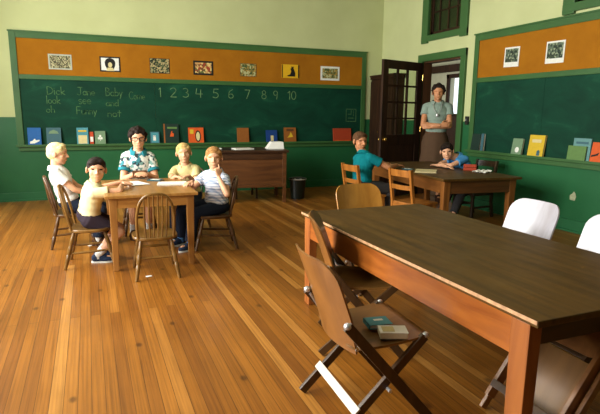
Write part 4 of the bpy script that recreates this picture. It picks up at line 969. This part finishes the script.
    # --- socks and shoes
    for s_ in 'RL':
        toe = V(legs[s_][2]); toe.z = 0; toe.normalize(); sd = toe.cross(V((0,0,1))); a_ = an[s_]; z0 = a_.z-.068*k
        if S.get('sock'): MB().tube([a_+(kn[s_]-a_).normalized()*.075*k, a_, a_-V((0,0,.03*k))], [.036*k,.032*k,.034*k], 12).build('sock', S['sock'], root, True, B)
        mb = MB(); g = a_-V((0,0,a_.z)); zb = V((0,0,z0))
        mb.ell(g+zb+toe*-.012*k+V((0,0,.042*k)), (.034*k,.046*k,.044*k), Matrix((sd, toe, V((0,0,1)))).transposed()); mb.ell(g+zb+toe*.075*k+V((0,0,.03*k)), (.038*k,.066*k,.028*k), Matrix((sd, toe, V((0,0,1)))).transposed()); mb.ell(g+zb+toe*.03*k+V((0,0,.04*k)), (.032*k,.06*k,.036*k), Matrix((sd, toe, V((0,0,1)))).transposed())
        so = link_mesh(remesh(mb, 'shoe', .005, 3), 'shoe', root, [S.get('shoe', 'brown leather')], B)
        pl = []
        for i in range(20):
            t_ = 2*PI*i/20; pl.append((math.cos(t_)*.037*k*(1 if math.sin(t_) > 0 else .9), .04*k+math.sin(t_)*.1*k))
        MB().prism(pl, 0, .016*k, Matrix.Translation(g+zb) @ Matrix((sd, toe, V((0,0,1)))).transposed().to_4x4()).build('sole', S.get('sole', 'brown leather'), so, False, B)
    return root

UP = (0,0,1)
def ank(x, y, k): return (x, y, .0685*k)
cam_dir = lambda x, y, z=1.0: V((-x, -y, 1.15-z))
# boy in pale yellow
person('dark haired boy in pale yellow shirt and dark shorts, turning to look at the viewer', 'boy', (-.02, 4.64), .97, (-.045, 4.65, .424), (.04, 4.62, .822), cam_dir(-.25, 4.6, 1.1), (1, .02),
    {'R': ((.24,4.70,.672), (-.1,-1,-.15), (.8,.5,-.05), UP), 'L': ((.25,4.93,.667), (-.2,1,-.3), (.9,-.35,-.05), UP)},
    {'R': (ank(.01,4.66,.97), (1,0,.35), (1,-.15,0)), 'L': (ank(.03,4.80,.97), (1,0,.35), (1,.1,0))},
    dict(hair='hair dark', shirt='yellow cotton', legwear=('shorts','dark shorts cloth',.62), sock='sock white', shoe='shoe canvas', sole='shoe rubber', tilt=-4, fringe=True))
# blond boy
person('blond boy in white shirt at left, sitting upright and looking toward the right', 'boy', (-.2, 5.41), 1.0, (-.215, 5.41, .426), (-.285, 5.41, .905), (1, -.25, -.06), (1, -.05),
    {'R': ((.0,5.34,.50), (-.5,-.6,-.4), (.8,.4,-.3), UP), 'L': ((.01,5.47,.50), (-.5,.6,-.4), (.8,-.4,-.3), UP)},
    {'R': (ank(.02,5.28,1), (.6,0,1), (1,-.2,0)), 'L': (ank(.05,5.5,1), (.6,0,1), (1,0,0))},
    dict(brow='browlight', hair='hair blond', shirt='white cotton', legwear=('trousers','navy denim'), sock='sock white', shoe='brown leather', neck=(-.315, 5.41, .772)))
# girl with glasses
person('girl with glasses in teal trimmed patterned blouse, reading at far end of small table', 'girl', (.46, 5.72), 1.2, (.46, 5.72, .445), (.472, 5.60, 1.035), (-.05, -1, -.1), (-.02, -1),
    {'R': ((.395,5.37,.685), (-.45,.3,-1), (.75,-.5,.1), (0,-.5,1)), 'L': ((.53,5.37,.685), (.45,.3,-1), (-.75,-.5,.1), (0,-.5,1))},
    {'R': (ank(.38,5.52,1.2), (0,-.6,1), (-.1,-1,0)), 'L': (ank(.54,5.54,1.2), (0,-.6,1), (.1,-1,0))},
    dict(head=.216, hair='hair dark', hairstyle='curly', glasses=True, shirt='floral', collar='teal trim cloth', cuff='teal trim cloth', shirtname='blouse', legwear=('skirt','dark skirt cloth',.8), shoe='brown leather', sock='sock white', sleeve=.6, sw=.1))
# boy in cream
person('fair haired boy in cream shirt leaning on the far right corner of the small table', 'boy', (.98, 5.57), .98, (.99, 5.58, .424), (.915, 5.45, .885), cam_dir(.9, 5.4, 1.1), (-.35, -.93),
    {'R': ((.785,5.215,.668), (-.5,.3,-.8), (.75,-.6,-.05), UP), 'L': ((.92,5.21,.668), (.5,.3,-.9), (-.85,-.45,-.02), UP)},
    {'R': (ank(.78,5.35,.98), (-.3,-.6,1), (-.3,-1,0)), 'L': (ank(.95,5.3,.98), (-.2,-.6,1), (-.2,-1,0))},
    dict(brow='browlight', hair='hair light', shirt='cream cotton', legwear=('trousers','navy denim'), shoe='shoe canvas', sole='shoe rubber', tilt=5))
# plaid boy
person('sandy haired boy in white plaid shirt and dark trousers holding a finger to his mouth', 'boy', (1.11, 4.88), 1.0, (1.125, 4.88, .426), (1.09, 4.81, .882), cam_dir(1.2, 4.8, 1.1), (-.78, -.63),
    {'R': ((.86,4.72,.672), (-.2,.6,-.6), (-.7,-.6,-.08), UP), 'L': ((1.10,4.665,.715), (.6,-.2,-1), (-.12,.1,1), (.3,-.95,.1), dict(point=True))},
    {'R': (ank(.79,5.03,1), (-.6,.1,1), (-.9,-.45,0)), 'L': (ank(.84,4.80,1), (-.6,-.1,1), (-.85,-.5,0))},
    dict(hair='hair sandy', shirt='plaid', legwear=('trousers','navy denim'), sock='sock blue', shoe='shoe canvas', sole='shoe rubber'))
# teal boy
person('boy with crew cut in teal shirt, arms on the reading table', 'boy', (3.05, 5.4), 1.17, (3.04, 5.40, .455), (3.06, 5.50, .985), (.05, -1, -.06), (1, .15),
    {'R': ((3.49,5.34,.695), (-.1,-1,-.55), (1,.25,-.12), UP), 'L': ((3.50,5.68,.692), (-.1,.6,-1), (1,-.3,-.12), UP)},
    {'R': (ank(3.33,5.28,1.17), (.6,0,1), (1,0,0)), 'L': (ank(3.35,5.5,1.17), (.6,0,1), (1,0,0))},
    dict(hair='hair brown', shirt='teal cotton', legwear=('trousers','grey trouser cloth'), skin='skintan', shoe='brown leather', neck=(3.09, 5.45, .835)))
# blue boy
person('dark haired boy in blue shirt resting his chin on folded arms on reading table', 'boy', (4.5, 5.25), 1.0, (4.64, 5.27, .45), (4.185, 5.27, .855), (-.62, -.78, -.12), (-1, -.12),
    {'R': ((4.11,5.17,.674), (.3,1,.1), (.1,-1,.0), UP), 'L': ((4.09,5.33,.678), (.5,-1,.0), (-.1,1,0), UP)},
    {'R': (ank(4.25,5.4,1), (-.6,0,1), (-1,0,0)), 'L': (ank(4.25,5.15,1), (-.6,0,1), (-1,0,0))},
    dict(hair='hair dark', shirt='blue cotton', legwear=('trousers','grey trouser cloth'), skin='skin', fringe=True, tilt=6, shoe='brown leather', neck=(4.345, 5.27, .785)))
# the woman standing
kw = 1.36
person('standing woman in grey green blouse and brown skirt, arms folded, by the doorway', 'woman', (4.87, 6.42), kw, (4.87, 6.42, .93), (4.845, 6.38, 1.64), cam_dir(4.6, 6.4, 1.5), (-.58, -.8),
    {'R': ((4.80,6.24,1.16), (-.8,.58,-.6), (.8,-.5,.12), (-.5,-.8,.3)), 'L': ((4.725,6.31,1.135), (.8,-.58,-.6), (-.8,.5,.05), (-.5,-.8,.3))},
    {'R': (ank(4.78,6.43,kw), (-.5,-.7,0), (-.6,-.8,0)), 'L': (ank(4.94,6.37,kw), (-.5,-.7,0), (-.5,-.85,0))},
    dict(adult=True, head=.232, hair='hair dark', hairstyle='wavy', shirt='grey green cotton', shirtname='blouse', legwear=('skirt_long','brown skirt cloth',.42), skin='skintan', shoe='brown leather', pendant=True, sleeve=.45, sw=.118))
# the book the girl holds
gb = thing('book', 'brown book held up by the girl with glasses', 'book', (.45, 5.30, .655), 0, rot=(R(-40),0,0))
MB().box((0,0,.045), (.14,.006,.09), bev=.001).build('cover', 'p_brown', gb); MB().box((0,.008,.045), (.13,.01,.082), bev=.001).build('pages', 'pages', gb)

# ------------------------------------------------------------------ light and camera
w = bpy.data.worlds.new('sky'); bpy.context.scene.world = w; w.use_nodes = True
bgd = w.node_tree.nodes['Background']; bgd.inputs['Color'].default_value = (.85, .93, 1, 1); bgd.inputs['Strength'].default_value = 1.6
for i, (a, c) in enumerate(WIN):
    L = bpy.data.lights.new('day_and_fill_light', 'AREA'); L.shape = 'RECTANGLE'; L.size = c-a; L.size_y = 2.25; L.energy = 215; L.color = (1, .985, .95)
    o = bpy.data.objects.new('day_and_fill_light', L); C.objects.link(o); o.location = (XL-.18, (a+c)/2, 2.03); o.rotation_euler = (0, R(-90), 0)
    o.rotation_euler = (R(90), 0, R(-90))
L = bpy.data.lights.new('day_and_fill_light', 'AREA'); L.shape = 'RECTANGLE'; L.size = 2.0; L.size_y = 2.0; L.energy = 60; L.color = (1, .985, .95)  # added area light at the unseen opening, brightens the hall
o = bpy.data.objects.new('day_and_fill_light', L); C.objects.link(o); o.location = (X0-.1, 10.2, 1.9); o.rotation_euler = (R(90), 0, R(-90))
cam = bpy.data.cameras.new('camera'); co_ = bpy.data.objects.new('camera', cam); C.objects.link(co_)
f_, yaw, pit, rol, ch = 508.0774, 0.39176208, 0.18079846, 0.0100322, 1.302
cy, sy, cp, sp = math.cos(yaw), math.sin(yaw), math.cos(pit), math.sin(pit)
fw = V((sy*cp, cy*cp, -sp)); r0 = V((cy, -sy, 0)); u0 = r0.cross(fw); rr_ = r0*math.cos(rol)+u0*math.sin(rol); uu_ = -r0*math.sin(rol)+u0*math.cos(rol)
co_.matrix_world = Matrix((rr_, uu_, -fw)).transposed().to_4x4(); co_.location = (0, 0, ch)
cam.sensor_fit = 'HORIZONTAL'; cam.sensor_width = 36; cam.lens = f_/600*36; cam.clip_start = .05
sc = bpy.context.scene; sc.camera = co_
sc.view_settings.view_transform = 'Standard'; sc.view_settings.look = 'None'; sc.view_settings.gamma = 1; sc.view_settings.exposure = 0; sc.view_settings.use_curve_mapping = False
sc.cycles.max_bounces = 10; sc.cycles.diffuse_bounces = 2; sc.cycles.use_denoising = True; sc.cycles.sample_clamp_indirect = 6
